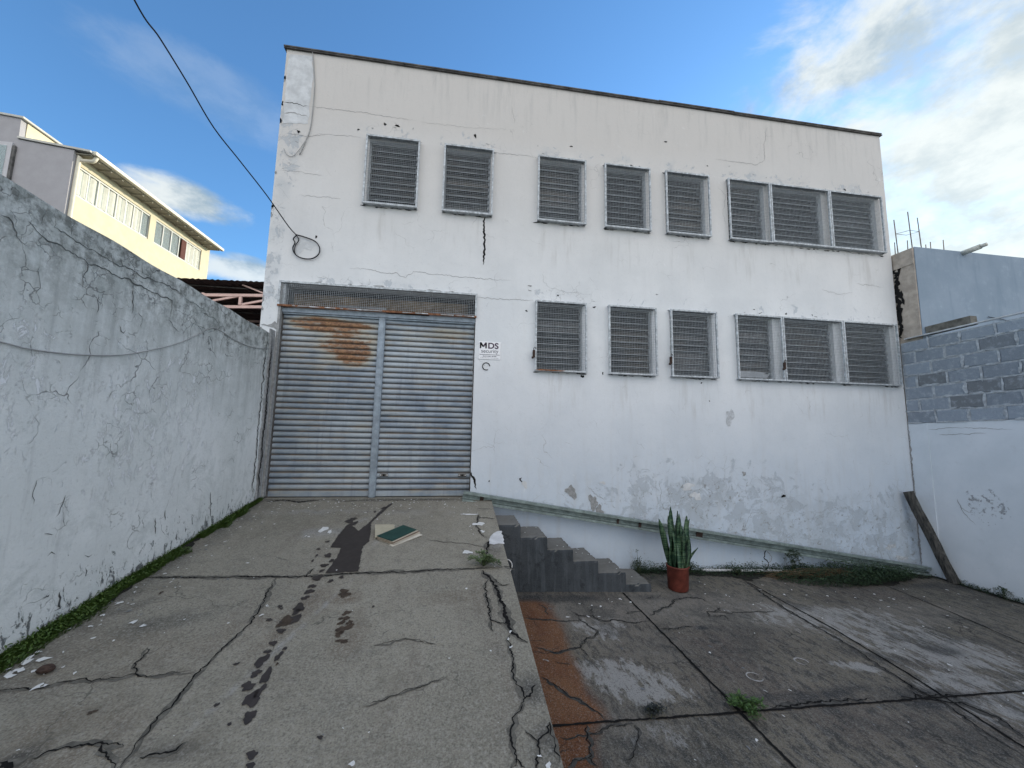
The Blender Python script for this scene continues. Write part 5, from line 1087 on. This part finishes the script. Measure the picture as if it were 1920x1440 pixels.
FRM = simple('white_window_frame', (.55, .56, .52), .5, .05); HGL = material('clear_window_glass', lambda g, p, setp: setp((.72, .80, .80), .05, spec=.5, **{'Transmission Weight': .75, 'IOR': 1.05})); CUR = simple('cream_curtain', (.58, .58, .50), .9, .08)
for wi, (y0, y1, n, cur) in enumerate(((ys0, yp0, 8, True), (yp1, ye, 6, False))):
    f = MB(); f.box((XN-.10, y0, zsill), (XN-.03, y1, zsill+.06)); f.box((XN-.10, y0, zhead-.06), (XN-.03, y1, zhead)); 
    for k in range(n+1): yy = y0+(y1-y0)*k/n; f.box((XN-.095, max(y0, yy-.022), zsill+.06), (XN-.035, min(y1, yy+.022), zhead-.06))
    fo = f.build('window', FRM, hs)
    for k in range(n):
        ya, yb = y0+(y1-y0)*k/n+.022, y0+(y1-y0)*(k+1)/n-.022
        if wi == 1 and k == 3: continue
        p_ = MB(); p_.box((XN-.075, ya, zsill+.06), (XN-.068, yb, zhead-.06)); p_.build('pane', HGL, fo)
        if k in ((0, 1, 2, 3, 4, 5, 6) if cur else (4, 5)):
            cu_ = MB(); ww = np.linspace(ya, yb, 22); vs_ = [(XN-.055+.014*math.sin((yy-y0)*26), yy, z_) for yy in ww for z_ in (zsill+.08, zhead-.08)]
            cu_.add(vs_, [(2*i, 2*i+2, 2*i+3, 2*i+1) for i in range(21)], 0, True); cu_.build('curtain', CUR, fo)
    if wi == 1:
        yo = y0+(y1-y0)*3.9/n; p_ = MB(); p_.box((XN-.06, yo-.28, zsill+.07), (XN-.02, yo, zhead-.08)); p_.build('open_sash', simple('brown_curtain', (.10, .035, .025), .8), fo)
q = MB(); q.box((XN-.9, YN+.02, 6.0), (XN-.88, Y2, 8.2)); q.build('inner_partition', simple('pale_teal_wall', (.42, .52, .50), .8), hs)
wA, wB = hY(-40, 262, YN-.15), hY(16, 330, YN-.15)
q = MB(); q.box((wA[0], YN-.20, wB[2]-.6), (wB[0], YN-.151, wA[2])); fo = q.build('window', simple('lilac_trim', (.50, .49, .50), .7, .05), hs)
q = MB(); q.box((wA[0]+.1, YN-.215, wB[2]-.5), (wB[0]-.12, YN-.205, wA[2]-.12)); q.build('pane', HGL, fo)
q = MB(); q.box((wB[0]+.02, YN-.21, wB[2]-.6), (wB[0]+.09, YN-.151, wA[2]-.1)); q.build('downpipe', DARKM, hs)

# ------------------------------------------------------------------ open shed behind
sh = empty('shed', (-7, 16, -2.4), 'open shed with a dark metal roof and pink steel trusses behind the left wall', 'shed')
ZS = 5.03; SY0 = 14.4; SX0, SX1 = -11.6, -2.9
q = MB(); q.grid(steps(SX0, SX1, [], .09), [SY0, 27], lambda U, V: (U, V, ZS+.10*(U+7.2)/4+.018*np.sin(U*30))); q.box((SX0, SY0-.03, ZS-.10), (SX1, SY0+.0, ZS-.0)) if False else None
q.grid(steps(SX0, SX1, [], .09), [SY0, 27], lambda U, V: (U, V, ZS+.012+.10*(U+7.2)/4+.018*np.sin(U*30)))
q.build('roof', simple('brown_roof_sheet', (.085, .060, .055), .7, .3, 5), sh)
SALM = simple('salmon_steel', (.66, .46, .40), .7, .1, 5)
for yy in (14.62, 19.6, 23.0):
    q = MB(); zt_, zb_ = 4.92, 4.40; rz = lambda x: .075*(x+7.2)/4*1.2
    if yy < 15: zt_, zb_ = 4.58, 4.15; rz = lambda x: .06*(x+7.4)
    q.obox((SX0, yy, zt_+rz(SX0)), (SX1, yy, zt_+rz(SX1)), .10, .10); q.obox((SX0, yy, zb_+rz(SX0)), (SX1, yy, zb_+rz(SX1)), .10, .10)
    nseg = 7; dx = (SX1-SX0)/nseg
    for k in range(nseg+1):
        x_ = SX0+.06+k*dx*.985; q.obox((x_, yy, zb_+.05), (x_, yy, zt_-.02), .09, .09, 0, (0, 1, 0))
        if k < nseg: q.obox((x_+.06, yy, zb_+.07), (x_+dx-.1, yy, zt_-.06), .07, .07, 0, (0, 1, 0))
    q.build('truss', SALM, sh)
for yy in (14.9, 15.6, 17.2, 18.3, 20.6, 21.8): q = MB(); q.box((SX0, yy, ZS-.13), (SX1, yy+.06, ZS-.10)); q.build('purlin', DARKM, sh)
q = MB(); br = onY(450, 528, 15.0); q.obox((-7.9, 14.7, 4.98), (-6.9, 14.7, 4.62), .05, .05); q.build('brace', SALM, sh)
for x_ in (SX0+.1, SX1-.3):
    for yy in (16.2, 23.0): q = MB(); q.box((x_-.08, yy-.079, -2.45), (x_+.08, yy+.079, 4.3)); q.build('column', SALM, sh)
q = MB(); q.box((SX0, 26.9, -2.45), (SX1, 27.1, 5.0)); q.box((SX0-.05, SY0+.5, -2.45), (SX0-.02, 26.9, 4.9)); q.box((SX1, SY0+.5, -2.45), (SX1+.05, 26.9, 4.9)); q.build('wall', simple('shed_wall_brown', (.07, .055, .05), .9, .3), sh)
